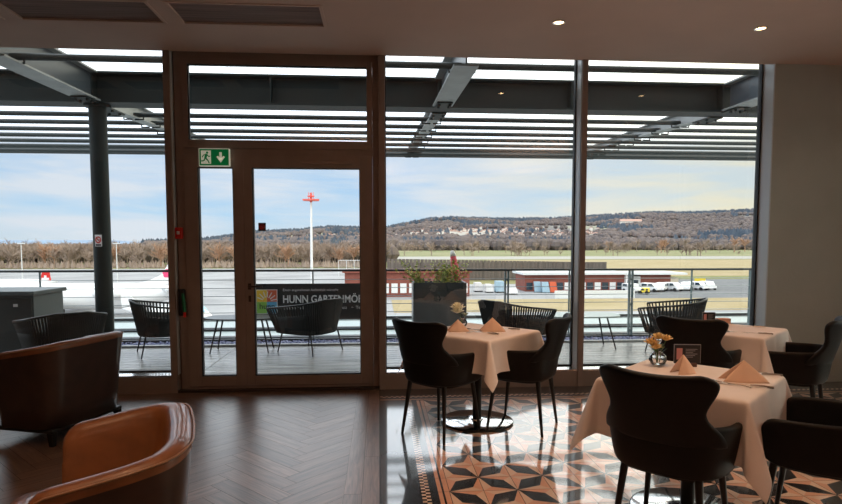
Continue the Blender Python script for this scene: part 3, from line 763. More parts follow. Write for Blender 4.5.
# ------------------------------------------------------------------ lounge armchairs
def armchair(label, loc, rz):
    t = thing('lounge_armchair', label, 'armchair', loc, rz, 'brown leather lounge armchairs'); t.scale = (1.06,1.06,1.05)
    w = .352
    pts = [(-w,.10),(-w,.0),(-w,-.10),(-w+.004,-.19),(-w+.035,-.275),(-w+.12,-.322),(-.10,-.332),(0,-.334)]
    pts = pts + [(-x,y) for x,y in reversed(pts[:-1])]
    NS = 64; b = MB(); rings = []; rim = []
    C3 = [catmull([(x,y,0) for x,y in pts], k/NS) for k in range(NS+1)]
    for k in range(NS+1):
        p = C3[k]; d = (C3[min(k+1,NS)]-C3[max(k-1,0)]).normalized(); n = Vector((d.y*-1, d.x, 0))
        if n.dot(p) < 0: n = -n
        s = abs(2*k/NS-1)
        h = .712 - .075*min(1,max(0,(s-.30)/.66))**1.1 - .05*max(0,(s-.90)/.10)**2
        fl = .042                                   # outward lean
        sec = [(-.015,.115),(-.0,.26),(.018,.45),(fl,h-.045),(fl+.004,h-.018),(fl-.012,h-.002),(fl-.040,h+.002),(fl-.070,h-.006),(fl-.086,h-.028),(fl-.094,h-.08),(-.075,.50),(-.095,.38),(-.095,.14)]
        sec = [(a*(1 if a>0 else 1), z) for a,z in sec]
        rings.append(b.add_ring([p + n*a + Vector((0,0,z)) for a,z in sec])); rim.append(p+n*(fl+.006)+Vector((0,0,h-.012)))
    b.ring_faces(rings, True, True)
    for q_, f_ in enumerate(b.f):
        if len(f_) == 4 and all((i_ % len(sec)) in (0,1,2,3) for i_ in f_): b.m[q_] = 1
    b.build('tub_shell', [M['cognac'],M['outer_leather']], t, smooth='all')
    MB().tube(rim, .0042, 6).build('piping', M['piping'], t, smooth='all')
    b = MB()
    def rr(k, z): return [(x*k, y*k+.0, z) for x,y in [(.262*math.copysign(abs(math.cos(a))**.35,math.cos(a)), .27*math.copysign(abs(math.sin(a))**.35,math.sin(a))) for a in [2*PI*i/40 for i in range(40)]]]
    r_ = [b.add_ring(rr(k,z)) for z,k in ((.11,.9),(.13,.98),(.36,1),(.40,.98),(.425,.92),(.435,.7),(.437,.3))]
    b.ring_faces(r_); b.build('seat_cushion', M['cognac'], t, smooth='all')
    MB().box(-.325,.325,-.30,.24,.088,.118).build('base_frame', M['blackwood'], t, bevel=.01)
    for sx in (-1,1):
        for sy in (-1,1):
            l = MB(); x = sx*.30; y = -.275 if sy<0 else .21
            a = l.add_ring([(x+dx*.022,y+dy*.022,.09) for dx,dy in ((-1,-1),(1,-1),(1,1),(-1,1))]); c = l.add_ring([(x+sx*.006+dx*.014,y+sy*.006+dy*.014,0) for dx,dy in ((-1,-1),(1,-1),(1,1),(-1,1))])
            l.ring_faces([a,c]); l.build('leg', M['blackwood'], t)
    return t
ac = armchair('brown leather tub armchair by the left window, its rounded back toward the viewer', (-2.52,4.72,0), rotz(-.95,.30))
dup(ac, (-1.13,2.27,0), rotz(-.95,-.32), 'cognac leather tub armchair cut off in the bottom left foreground')

# ------------------------------------------------------------------ terrace
b = MB(); y = 6.12
while y < 8.42:
    for xa, xb in ((-7.5,-2.003),(-1.997,2.0),(2.006,8)):
        b.box(xa,xb,y,y+.138,-.045,-.005)
    y += .145
struct(b.build('deck_boards', M['deck'], bevel=.003), 'weathered grey terrace boards')
struct(MB().box(-9,9,6.08,9.25,-.4,-.048).build('terrace_slab', M['gasket']))
struct(MB().box(-9,9,8.44,8.52,-.05,.02).build('terrace_kerb', M['steel_light']))
# gravel
b = MB(); R = random.Random(2)
b.box(-7.5,8,8.53,9.0,-.05,-.02)
for k in range(5200):
    x = R.uniform(-5.5,6.5); y = R.uniform(8.54,8.99); r = R.uniform(.012,.024); z = -.02+r*.4+R.uniform(0,.02)
    rg = [b.add_ring([(x+r*.8*math.cos(a)*R.uniform(.8,1.2), y+r*.8*math.sin(a), z+dz*r*.6) for a in (0,1.57,3.14,4.71)]) for dz in (-.5,.5)]
    b.ring_faces(rg)
o = b.build('gravel', M['gravel'], fix=False); tag(o,'strip of blue grey gravel along the foot of the terrace railing','gravel',kind='stuff')
# roof ledge outside, below the railing
b = MB(); b.box(-30,30,9.25,16,-.62,-.5); b.mi = 1
for yy,w in ((9.3,.35),(10.6,.3),(12.0,.2),(13.3,.14),(15.2,.1)): b.box(-30,30,yy,yy+w,-.5,-.43)
b.mi = 0
for yy in (9.9,11.2): b.box(-30,30,yy,yy+.25,-.5,-.38)
struct(b.build('lower_roof', [M['ledge'], M['gasket']]), 'pale metal roof below the terrace edge')
# building mass below
struct(MB().box(-30,30,-6,9.25,-8,-.41).build('building_base', M['pale_panel']))
struct(MB().box(-30,30,9.25,15.6,-8,-.63).build('building_base', M['pale_panel']))

# railing
t = thing('terrace_railing', 'dark terrace railing with steel posts and horizontal wires', 'railing', (0,8.9,0))
MB().box(-7.5,5.88,-.03,.03,1.03,1.062).build('top_rail', M['rail'], t, bevel=.004)
for k in range(-2,7):
    x = -.01 + (k-1)*1.95 + 1.95*0
    xx = -3.91 + k*1.95
    if xx < -7.5 or xx > 5.9: continue
    b = MB(); b.box(xx-.035,xx-.012,-.02,.02,-.10,1.03); b.box(xx+.012,xx+.035,-.02,.02,-.10,1.03)
    for z in (.1,.5,.9): b.box(xx-.012,xx+.012,-.012,.012,z-.02,z+.02)
    b.build('post', M['post'], t)
    if xx+.97 < 5.8: MB().box(xx+.965,xx+.985,-.01,.01,-.05,1.03).build('slim_post', M['post'], t)
for k in range(8):
    z = .91-.122*k
    MB().tube([(-7.5,-.01,z),(5.87,-.01,z)],.0055,6).build('wire', M['wire'], t, smooth=True)
MB().box(-7.5,5.88,-.02,.03,-.06,.03).build('bottom_rail', M['rail'], t)

# banner
FONTS = {}
def text_mesh(s, size, mat_, parent, loc, name='lettering', bold=0, xscale=1, align='LEFT'):
    cu = bpy.data.curves.new('tmp','FONT'); cu.body = s; cu.size = size; cu.offset = bold; cu.align_x = align; cu.extrude = .0006; cu.resolution_u = 3
    o = bpy.data.objects.new('tmp', cu); C.objects.link(o)
    dg = bpy.context.evaluated_depsgraph_get(); me = bpy.data.meshes.new_from_object(o.evaluated_get(dg)); bpy.data.objects.remove(o)
    me.materials.clear(); me.materials.append(mat_); me.name = name
    n = bpy.data.objects.new(name, me); C.objects.link(n); n.parent = parent; n.location = loc; n.rotation_euler = (PI/2,0,0); n.scale = (xscale,1,1)
    return n
t = thing('advertising_banner', 'black banner reading HUNN GARTENMÖBEL tied to the terrace railing behind the door', 'banner', (-1.95,8.84,.34))
MB().box(-.0,2.03,0,.006,.0,.515).build('banner_sheet', M['banner'], t)
lg = MB().box(.14,.45,-.004,0,.07,.43).build('logo', M['bannertext'], t)
for (xa,xb,za,zb,m_) in ((.15,.295,.25,.42,'yellow'),(.298,.44,.25,.42,'lred'),(.15,.295,.08,.247,'lgreen'),(.298,.44,.08,.247,'lblue')):
    MB().box(xa,xb,-.007,-.004,za,zb).build('logo_field', M[m_], lg)
b = MB()
for a in (12,36,60,84,108,132,156):
    r = math.radians(a); bar_xz(b,.295+.06*math.cos(r),.255+.06*math.sin(r),.295+.150*math.cos(r),.255+.150*math.sin(r),.014,-.008)
b.build('logo_rays', M['bannertext'], lg, fix=False)
text_mesh('hunn', .115, M['banner'], lg, (.185,-.009,.145), bold=.001)
text_mesh('Einen angenehmen Aufenthalt wünscht', .052, M['bannertext'], t, (.53,-.003,.405))
text_mesh('HUNN GARTENMÖBEL', .158, M['bannertext'], t, (.525,-.003,.232), bold=.003, xscale=.80)
text_mesh('Gutenswil', .075, M['bannertext'], t, (.525,-.003,.135))
text_mesh('Schweiz', .065, M['bannertext'], t, (1.26,-.003,.135)); text_mesh('Tel', .065, M['bannertext'], t, (1.60,-.003,.135))
bar_ = MB(); bar_.box(1.535,1.565,-.003,-.001,.155,.162); bar_.build('lettering', M['bannertext'], t)

# outdoor rope chairs
def rope_chair(label, loc, rz, group='black rope terrace chairs', s=1.0):
    t = thing('rope_lounge_chair', label, 'outdoor chair', loc, rz, group)
    w = .36; U = [(-w,.36),(-w-.01,.15),(-w,-.08),(-w+.05,-.25),(-w+.17,-.335),(-.1,-.36),(0,-.365)]; U = U+[(-x,y) for x,y in reversed(U[:-1])]
    def top(u):
        p = catmull([(x*1.12,y*1.1,0) for x,y in U],u); sx = abs(2*u-1); z = .715-.13*max(0,(sx-.25)/.75)**1.1
        return Vector((p.x,p.y,z))
    def bot(u):
        p = catmull([(x*.86,y*.84,0) for x,y in U],u); return Vector((p.x,p.y,.27))
    MB().tube([top(k/40) for k in range(41)],.013,8).build('top_rail', M['frame_black'], t, smooth='all')
    MB().tube([bot(k/40) for k in range(41)],.012,8).build('lower_rail', M['frame_black'], t, smooth='all')
    b = MB(); N = 66
    for k in range(N+1):
        u = k/N; a, c = bot(u), top(u); m_ = (a+c)/2; b.tube([a,m_,c],[.0145,.0130,.0108],5,cap=False)
    b.build('rope_weave', M['rope'], t, smooth='all')
    b = MB(); b.grid(lambda u,v: bot(u*.86+.07)*(1-v)*1.0 + (bot(u*.86+.07)*(1-.62)+top(u*.86+.07)*.62)*v + Vector((0,.035,0)), 24, 4); b.build('back_cushion', M['cushion'], t, smooth='all', solid=.05)
    b = MB(); b.prism([(x*.84,y*.82) for x,y in U],.25,.36); b.build('seat_cushion', M['cushion'], t, bevel=.02)
    for sx in (-1,1):
        for sy in (-1,1):
            MB().tube([(sx*.27,sy*.25,.27),(sx*.30,sy*.31,-.003)],[.011,.008],8).build('leg', M['frame_black'], t, smooth=True)
    return t
rc = rope_chair('black rope lounge chair on the terrace in front of the banner', (-.93,8.02,0), rotz(-.81,.58))
dup(rc, (-2.84,8.0,0), rotz(.86,.42), 'black rope lounge chair left of the door, beside the terrace column')
dup(rc, (-3.46,6.72,0), rotz(-.62,.78), 'black rope lounge chair at far left in front of the grey cabinet')
dup(rc, (1.74,7.62,0), rotz(.80,.55), 'black rope lounge chair behind the rear left dining table')
dup(rc, (3.98,7.72,0), rotz(-.80,.52), 'black rope lounge chair outside the right window, behind the roses')
# outdoor tables
def out_table(label, x, y, L, Wd, h, rz, top='tabletop_out'):
    t = thing('terrace_table', label, 'outdoor table', (x,y,0), rz, 'low terrace tables')
    b = MB(); b.prism([(L/2*math.copysign(abs(math.cos(a))**.7,math.cos(a)), Wd/2*math.copysign(abs(math.sin(a))**.7,math.sin(a))) for a in [2*PI*k/36 for k in range(36)]],h-.018,h); b.build('tabletop', M[top], t, bevel=.003)
    for sx in (-1,1):
        for sy in (-1,1):
            MB().tube([(sx*L*.30,sy*Wd*.25,h-.018),(sx*L*.40,sy*Wd*.36,-.003)],[.013,.009],8).build('leg', M['frame_black'], t, smooth=True)
    return t
out_table('low pale topped terrace table between the chairs right of the planter', 2.80,8.05,1.08,.62,.46,0)
out_table('low terrace table with shade-darkened top between the chairs behind the door', -1.85,8.1,.95,.55,.46,0,'cabinet')  # top takes the dark cabinet colour to stand for shade

# storage cabinet
t = thing('storage_cabinet', 'large anthracite storage cabinet with overhanging lid at the far left of the terrace', 'cabinet', (-4.09,7.3,0))
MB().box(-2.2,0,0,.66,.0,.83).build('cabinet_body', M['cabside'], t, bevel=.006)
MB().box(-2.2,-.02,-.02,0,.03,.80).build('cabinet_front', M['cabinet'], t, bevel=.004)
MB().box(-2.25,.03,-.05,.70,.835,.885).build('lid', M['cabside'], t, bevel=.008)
MB().box(-.22,-.17,-.024,-.02,.70,.735).build('white_tag', M['white'], t)
# planter
t = thing('planter', 'tall dark square planter on the terrace behind the rear left table', 'planter', (.78,7.75,0))
b = MB(); b.box(-.345,.345,-.2,.2,0,.86); b.build('planter_box', M['planter'], t, bevel=.006)
b = MB(); b.box(-.345,.345,-.2,-.175,.86,.945); b.box(-.345,.345,.175,.2,.86,.945); b.box(-.345,-.32,-.175,.175,.86,.945); b.box(.32,.345,-.175,.175,.86,.945); b.build('planter_rim', M['planter'], t)
MB().box(-.32,.32,-.175,.175,.86,.90).build('soil', M['walnut'], t)
t = thing('leafy_shrub', 'low yellow green shrub growing in the dark planter', 'shrub', (.76,7.75,.9))
R = random.Random(5); b = MB(); lf = MB(); bl = MB()
for k in range(48):
    x = R.uniform(-.3,.3); y = R.uniform(-.13,.13); dx = x*.3+R.uniform(-.10,.10); hh = R.uniform(.10,.20)
    p0 = Vector((x,y,0)); p1 = Vector((x+dx,y+R.uniform(-.05,.05),hh)); b.tube([p0,(p0+p1)/2+Vector((0,0,.02)),p1],[.004,.003,.002],5)
    for j in range(15):
        q_ = p0.lerp(p1, .1+.9*j/8); a = R.uniform(0,6.28); l = R.uniform(.03,.052)
        d = Vector((math.cos(a),math.sin(a),R.uniform(-.2,.5))).normalized(); n = d.cross(Vector((R.gauss(0,1),R.gauss(0,1),R.gauss(0,.4)))).normalized()
        lf.face([q_, q_+d*l*.5+n*l*.28, q_+d*l, q_+d*l*.5-n*l*.28])
    if k%3==0: bl.lathe([(.004,p1.z-.008),(.014,p1.z),(.004,p1.z+.01)],7,(p1.x,p1.y))
b.build('twigs', M['stem'], t); lf.build('leaves', M['leaf'], t, fix=False); bl.build('blossoms', M['blossom'], t)
t = thing('decorative_stake', 'narrow red patterned cone with a white tip standing behind the planter', 'decoration', (1.08,8.25,0))
MB().tube([(0.02,0,-.003),(0.02,0,.9),(.0,0,1.0)],[.012,.012,.02],10).build('pole', M['frame_black'], t, smooth=True)
MB().tube([(0,0,.78),(.0,0,.95),(-.02,0,1.10),(-.045,0,1.27)],[.045,.065,.055,.04],12).build('red_cone', M['redcloth'], t, smooth='all')
MB().tube([(-.045,0,1.27),(-.052,0,1.31),(-.06,0,1.35)],[.04,.034,.02],12).build('white_tip', M['white'], t, smooth='all')

# ------------------------------------------------------------------ pergola
t = thing('pergola', 'steel terrace pergola with a round column, deep beam and rows of tubes', 'pergola', (0,8.1,0))
col_ = MB().tube([(-3.64,0,-.04),(-3.64,0,3.25)],.107,28).build('column', M['steel'], t, smooth=True)
b = MB(); b.lathe([(.17,-.045),(.17,-.01)],28,(-3.64,0)); b.build('base_plate', M['steel'], col_, smooth=True)
b = MB(); b.lathe([(.16,3.21),(.16,3.255)],28,(-3.64,0)); b.build('head_plate', M['steel'], col_, smooth=True)
b = MB(); b.box(-9,9,-.16,.16,3.245,3.27); b.box(-9,9,-.012,.012,3.27,3.61); b.box(-9,9,-.16,.16,3.61,3.635)
for x in (-6,-3.64,-1.4,.8,2.6,4.72,7): b.box(x-.008,x+.008,-.15,.15,3.27,3.61)
b.build('main_beam', M['steel'], t)
for xc, an in ((-3.64,-.045),(.84,.030),(4.80,.068)):
    x = 0; cb = MB()
    z0, z1 = 3.30, 3.62
    # inner span (over the terrace) and outer tapering cantilever
    cb.box(x-.13,x+.13,-1.98,-.17,3.255,3.275); cb.mi = 1; cb.box(x-.009,x+.009,-1.98,-.17,3.275,3.61); cb.mi = 0; cb.box(x-.10,x+.10,-1.98,-.17,3.61,3.63)
    cb.prism_x([(.17,3.26),(4.75,3.44),(4.75,3.48),(.17,3.48)],x-.009,x+.009)
    cb.prism_x([(.17,3.245),(4.75,3.42),(4.75,3.44),(.17,3.265)],x-.085,x+.085); cb.box(x-.07,x+.07,.17,4.75,3.475,3.49)
    co_ = cb.build('cross_beam', [M['steel_light'],M['steel_web']], t); co_.location = (xc,0,0); co_.rotation_euler = (0,0,an)
    j = MB(); j.box(x-.10,x+.10,-.45,-.13,3.235,3.256); j.box(x-.10,x+.10,.13,.55,3.225,3.246)
    for sx in (-1,1):
        for yy in (-.38,-.28,.25,.45): j.lathe([(.018,3.205),(.018,3.24)],6,(x+sx*.07,yy))
    j.build('splice_plate', M['steel'], co_)
ys = [-1.70] + [1.03+.59*k for k in range(7)]
for y in ys:
    MB().tube([(-9,y,3.335),(9,y,3.335)],.035,10).build('louvre_tube', M['tube'], t, smooth=True)
MB().box(-9,9,4.72,4.80,3.30,3.44).build('edge_beam', M['tube'], t)
b = MB()
for xc,an in ((-3.64,-.045),(.84,.030),(4.80,.068)):
    for y in ys:
        x = xc - y*an
        for sx in (-1,1): b.tube([(x+sx*.02,y,3.27),(x+sx*.14,y,3.27),(x+sx*.14,y,3.36)],.012,6)
b.build('tube_clamps', M['steel'], t)
t = thing('no_smoking_sign', 'white square no smoking sign on the terrace column', 'sign', (-3.635,7.988,1.485), rz=math.radians(-15))
MB().box(-.05,.05,-.004,.0,-.075,.075).build('sign_plate', M['white'], t)
b = MB(); disc_xz(b,0,.01,.028,.045,-.006); bar_xz(b,-.027,.037,.027,-.017,.014,-.006); b.build('prohibition_ring', M['red'], t, fix=False)
b = MB(); b.box(-.022,.012,-.0055,-.004,.006,.014); b.box(.014,.022,-.0055,-.004,.006,.014); b.box(-.04,.04,-.0055,-.004,-.068,-.045); b.build('cigarette_symbol', M['gasket'], t)

# ------------------------------------------------------------------ airport ground
G = -8.0
struct(MB().box(-9000,9000,-200,12000,G-2,G).build('ground', M['field']), 'flat airfield grassland')
def patch(name, x0, x1, y0, y1, dz, m_, lb=None):
    return struct(MB().box(x0,x1,y0,y1,G-.5,G+dz).build(name, M[m_]), lb)
patch('apron', -400, 14, 15, 225, .03, 'concrete', 'pale concrete apron')
patch('apron', 14, 200, 15, 80, .03, 'concrete', 'pale concrete apron')
patch('grass_verge', 2, 300, 80, 98, .06, 'dry', 'dry tan grass strip')
patch('apron', 14, 44, 98, 135, .03, 'concrete', 'pale concrete apron')
patch('taxiway', 44, 160, 98, 150, .03, 'asphalt', 'grey asphalt taxiway')
patch('grass_verge', 60, 400, 165, 330, .04, 'dry', 'golden dry grass')
patch('runway', -900, 1500, 345, 420, .05, 'runway', 'pale runway')
patch('grass_verge', -900, 1500, 420, 760, .04, 'green_field', 'green grass field')

# hills
def prof(tab, x):
    return interp(tab, x)
SKY = [(-600,243),(140,243.5),(200,241),(235,236),(255,232.5),(300,230.5),(330,227.5),(360,228.5),(385,228.5),(400,225),(430,220),(450,219),(500,220),(550,219.5),(590,217),(620,215.5),(660,213),(700,213),(757,210.5),(900,207),(1500,205)]
def hill_z(X, Y):
    u = X/Y*592+378; t_ = max(0,min(1,(Y-950)/(3400-950))); t_ = t_*t_*(3-2*t_)
    zr = 1.45+(243-interp(SKY,u)-1.5)/592*3400
    n_ = noise.noise(Vector((X*.0016,Y*.0016,0)))*22 + noise.noise(Vector((X*.005,Y*.005,3)))*8
    return G + (zr-G)*t_**1.15 + n_*t_*(1-t_)*2.2
b = MB()
def hf(u, v):
    Y = 900 + 2700*v; a = -1.35+2.9*u; X = a*Y
    z = hill_z(X, min(Y,3400)*1.0) if Y<=3400 else hill_z(X/Y*3400,3400)-(Y-3400)*.3
    return (X,Y,z-1)
b.grid(hf, 160, 60)
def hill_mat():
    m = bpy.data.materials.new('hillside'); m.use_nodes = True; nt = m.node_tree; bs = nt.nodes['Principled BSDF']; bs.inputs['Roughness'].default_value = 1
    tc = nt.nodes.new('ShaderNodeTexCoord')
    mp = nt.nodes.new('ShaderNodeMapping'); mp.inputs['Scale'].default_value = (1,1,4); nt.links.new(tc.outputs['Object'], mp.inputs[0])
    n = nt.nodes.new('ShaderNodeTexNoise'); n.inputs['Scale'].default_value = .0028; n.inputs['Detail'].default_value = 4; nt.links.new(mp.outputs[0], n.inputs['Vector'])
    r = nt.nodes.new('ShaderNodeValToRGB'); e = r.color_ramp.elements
    e[0].position = .40; e[0].color = (.14,.13,.135,1); e[1].position = .64; e[1].color = (.31,.31,.22,1)  # woods and field tones greyed with distance haze
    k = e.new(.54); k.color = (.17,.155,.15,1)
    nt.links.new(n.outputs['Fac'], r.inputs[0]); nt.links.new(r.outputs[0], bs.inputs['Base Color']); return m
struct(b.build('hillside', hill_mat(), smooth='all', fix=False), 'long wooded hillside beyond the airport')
b = MB(); FAR = [(-800,239.5),(0,239),(60,240),(110,239),(140,241),(180,238.5),(230,240),(300,240),(1500,240)]
def far(u,v):
    a = -1.5+2.5*u; Y = 7000+1500*v; X = a*7000*(1+.2*v); U_ = a*592+378
    return (X,Y,G+(1.45+(243-interp(FAR,U_))/592*7000-G+noise.noise(Vector((X*.002,0,0)))*9)*min(1,v*1.6))
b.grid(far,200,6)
struct(b.build('far_ridge', mat('haze_blue_woods',(.22,.30,.42),1,noise_amt=.12,nscale=.002), smooth='all', fix=False), 'distant wooded ridge coloured with blue haze')  # blue of the distance haze is put into the ridge colour

# woods on the hill
def blob(b, x, y, z, w, h, R, cone=False):
    n = 5
    if cone:
        rg = [b.add_ring([(x+w*k*math.cos(2*PI*i/n+.3),y+w*k*math.sin(2*PI*i/n+.3),z+h*f) for i in range(n)]) for k,f in ((.8,0),(1,.15),(.05,1))]
    else:
        ph = R.random()*6
        rg = [b.add_ring([(x+w*k*math.cos(2*PI*i/n+ph),y+w*k*math.sin(2*PI*i/n+ph),z+h*f) for i in range(n)]) for k,f in ((.5,0),(1,.4),(.75,.8),(.15,1))]
    b.ring_faces(rg)
R = random.Random(11)
bd, bc = MB(), MB()
for k in range(15000):
    Y = 950+2450*R.random()**.8; u = R.uniform(150,860); X = (u-378)/592*Y
    t_ = (Y-950)/2450
    n_ = noise.noise(Vector((X*.0022,Y*.0030,7)))
    vill = (385<u<600 and .28<t_<.50 and n_ < .12) or (285<u<365 and .35<t_<.5)
    field = n_ > .20 and t_ < .8
    if vill and R.random()<.82: continue
    if field and R.random()<.92: continue
    z = hill_z(X,Y)-1; s = R.uniform(.8,1.25)
    con = (t_ > .80 and R.random()<.75) or noise.noise(Vector((X*.004,Y*.004,17)))>.25
    blob(bc if con else bd, X, Y, z, 8.5*s, (19 if con else 14)*s, R, con)
for k in range(900):
    u = R.uniform(225,860); Y = 3400; X = (u-378)/592*Y; blob(bc, X, Y+R.uniform(-40,20), hill_z(X,3400)-2, 8, R.uniform(12,22), R, R.random()<.6)
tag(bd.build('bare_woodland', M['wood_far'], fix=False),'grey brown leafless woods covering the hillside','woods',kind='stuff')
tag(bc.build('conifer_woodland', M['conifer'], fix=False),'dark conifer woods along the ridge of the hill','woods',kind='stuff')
# houses
b = MB(); R = random.Random(3)
def house(b, x, y, z, w, d, h, rh=0.45):
    b.mi = 0; b.box(x-w/2,x+w/2,y-d/2,y+d/2,z-4,z+h); b.mi = 1
    b.prism_y([(x-w/2-.5,z+h),(x+w/2+.5,z+h),(x,z+h+w*rh)],y-d/2-.5,y+d/2+.5); b.mi = 0
for k in range(330):
    if k < 260: u = R.uniform(385,605); t_ = R.gauss(.38,.045)+ .03*math.sin(u*.03)
    else: u = R.uniform(290,362); t_ = R.gauss(.42,.03)
    Y = 950+2450*max(.3,min(.78,t_)); X = (u-378)/592*Y
    house(b, X, Y, hill_z(X,Y)+2, R.uniform(6,14), 8, R.uniform(4,8), .25)
tag(b.build('hillside_village', [M['house'],M['roofred']], fix=False),'scattered pale houses of a village on the hillside','village',kind='stuff')
Y = 2300; X = (635-378)/592*Y
b = MB(); z_ = hill_z(X,Y)+10; b.mi = 0; b.box(X-42,X+42,Y-7,Y+7,z_-9,z_+6); b.mi = 1; b.prism_x([(Y-9,z_+6),(Y+9,z_+6),(Y,z_+14)],X-44,X+44)
tag(b.build('manor_house', [M['house'],M['roofred']]),'long red roofed building standing alone on the right part of the hillside','building')

# bare trees
def bare_tree_mesh(seed, h, w, mat_, name='bare_tree'):
    R = random.Random(seed); b = MB()
    def tri(p, q_, r0, r1):
        b.tube([p,q_],[r0,r1],3,cap=False)
    tr = h*.35; tri(Vector((0,0,-.2)),Vector((0,0,tr)),.30,.2)
    for k in range(17):
        a = R.uniform(0,6.28); z0 = R.uniform(.22,.75)*h
        p = Vector((0,0,min(z0,h*.6))); el = R.uniform(.5,1.25); L = R.uniform(.28,.5)*h*(1.05-.3*z0/h)
        d = Vector((math.cos(a)*math.cos(el)*w, math.sin(a)*math.cos(el)*w, math.sin(el))); q_ = p+d*L; tri(p,q_,.15,.06)
        for j in range(9):
            s0 = p.lerp(q_,R.uniform(.3,1)); dd = (d+Vector((R.gauss(0,.55),R.gauss(0,.55),R.uniform(-.1,.6)))).normalized(); tri(s0,s0+dd*h*R.uniform(.10,.22),.085,.045)
    me_o = b.build(name, mat_, fix=False); return me_o
tm = [bare_tree_mesh(i, 1.0*9.5, 1.0, M['bark'] if i%4 else M['bark_orange']) for i in range(5)]
# woodland edge trees as individuals
R = random.Random(21)
spots = [(-175+ k*4.7 + R.uniform(-1.5,1.5), R.uniform(234,246)) for k in range(36)]
for k,(x,y) in enumerate(spots):
    o = tm[k] if k < 5 else tm[k%5].copy()
    if k >= 5: C.objects.link(o)
    o.location = (x,y,G); s = R.uniform(.8,1.12); o.scale = (s*1.15,s*1.15,s*.88); o.rotation_euler = (0,0,R.uniform(0,6))
    tag(o,'leafless tree at the front edge of the wood behind the parked aircraft','tree','bare trees at the edge of the wood')
# field trees on the right
for k,(u,Y,s) in enumerate([(612,640,1.3),(628,560,1.0),(642,650,1.5),(655,620,1.0),(668,545,1.25),(672,600,1.5),(694,560,1.5),(716,580,1.5),(731,560,.9),(747,600,1.6),(758,640,1.7)]):
    o = tm[k%5].copy(); C.objects.link(o); o.location = ((u-378)/592*Y,Y,G); o.scale = (s*1.3,s*1.3,s); o.rotation_euler = (0,0,k)
    tag(o,'bare tree standing in the meadow below the right part of the hill','tree','bare trees in the meadow')
# wood interior (one mass nobody could count)
b = MB(); R = random.Random(8)
src = [[(v.co.copy()) for v in tm[i].data.vertices] for i in (1,2,3)]; srf = [[tuple(p.vertices) for p in tm[i].data.polygons] for i in (1,2,3)]
for k in range(330):
    Y = R.uniform(247,300); x = R.uniform(-215,3) * Y/250; i = k%3; s = R.uniform(.85,1.15)*(1+(Y-247)*.0022); n0 = len(b.v); ca, sa = math.cos(k), math.sin(k)
    b.v += [((v.x*ca-v.y*sa)*s*1.1+x,(v.x*sa+v.y*ca)*s*1.1+Y,v.z*s*.88+G) for v in src[i]]
    b.f += [tuple(n0+q_ for q_ in f_) for f_ in srf[i]]; b.m += [0]*len(srf[i])
tag(b.build('bare_woodland', M['bark'], fix=False),'dense leafless wood stretching behind the parked aircraft','woods',kind='stuff')
b = MB()
for k in range(1500):
    Y = R.uniform(229,250); x = R.uniform(-215,0)*Y/240; blob(b,x,Y,G,R.uniform(.4,.9),R.uniform(.8,3.0),R,True)
tag(b.build('undergrowth', M['bark'], fix=False),'low brown undergrowth along the foot of the wood behind the parked aircraft','shrubs',kind='stuff')
b = MB()
for k in range(190):
    u = R.uniform(385,770); Y = R.choice([R.uniform(430,470),R.uniform(560,760),R.uniform(640,760)])
    if noise.noise(Vector((u*.03,Y*.01,2))) < -.05: continue
    i = k%3; sc_ = R.uniform(.35,1.25); x = (u-378)/592*Y; n0 = len(b.v); ca, sa = math.cos(k)*1.4, math.sin(k)*1.4
    b.v += [((v.x*ca-v.y*sa)*sc_+x,(v.x*sa+v.y*ca)*sc_+Y,v.z*sc_*.95+G) for v in src[i]]
    b.f += [tuple(n0+q_ for q_ in f_) for f_ in srf[i]]; b.m += [0]*len(srf[i])
tag(b.build('meadow_scrub', M['bark'], fix=False),'loose brown scrub scattered over the green meadow below the hill','shrubs',kind='stuff')
b = MB()
for k in range(900):
    Y = R.uniform(300,330); x = R.uniform(-300,6)*Y/300; blob(b,x,Y,G,R.uniform(3,5),R.uniform(7.5,9.5),R)
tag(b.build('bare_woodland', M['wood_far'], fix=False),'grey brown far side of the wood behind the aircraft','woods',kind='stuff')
b = MB()
for k in range(1500):
    Y = R.uniform(770,930); u = R.uniform(385,900); 
    if u > 600 and R.random() < .6: Y = R.uniform(860,940)
    x = (u-378)/592*Y; blob(b,x,Y,G,R.uniform(4,7),R.uniform(9,17),R)
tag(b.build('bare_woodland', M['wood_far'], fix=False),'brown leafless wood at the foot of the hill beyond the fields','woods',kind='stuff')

# noise barrier, buildings
t = thing('noise_barrier', 'long grey brown ribbed barrier wall beyond the airport buildings', 'wall', (2,150,G))
a0 = MB(); n = 60
for k in range(n):
    x = k*.95; zt = 5.55 - k*.018; a0.box(x,x+.8,0,.3,0,zt)
a0.box(0,n*.95,.1,.4,0,4.6); a0.build('barrier_panels', M['grey_wall'], t)
t = thing('red_terminal_shed', 'long low red building with a pale roof and a row of windows', 'building', (28.5,114,G), 0)
MB().box(0,20,0,8,0,3.3).build('wall', M['barn_red'], t)
MB().box(-.6,20.6,-.9,8.6,3.3,3.75).build('roof', M['pale_panel'], t)
for k in range(13): MB().box(.3+k*1.52,1.5+k*1.52,-.06,0,.35,1.75).build('window', M['white'] if k%2 else M['carglass'], t)
MB().box(20.1,20.4,-.5,0,0,3.3).build('post', M['white'], t)
t = thing('red_terminal_shed', 'red building with white window bays seen left of the planter', 'building', (-6,104,G), 0)
MB().box(0,22,0,8,0,4.3).build('wall', M['barn_red'], t)
MB().box(-.4,22.4,-.5,8.4,4.3,4.6).build('roof', M['barn_red'], t)
for k in range(14): MB().box(.4+k*1.55,1.5+k*1.55,-.06,0,.7,2.4).build('window', M['white'], t)
t = thing('service_building', 'low service building with a flat pale roof, white front and red side', 'building', (47.5,120,G), 0)
MB().box(0,7,0,8,0,2.6).build('white_wall', M['pale_panel'], t)
MB().box(7,13.5,0,8,0,2.9).build('red_wall', M['barn_red'], t)
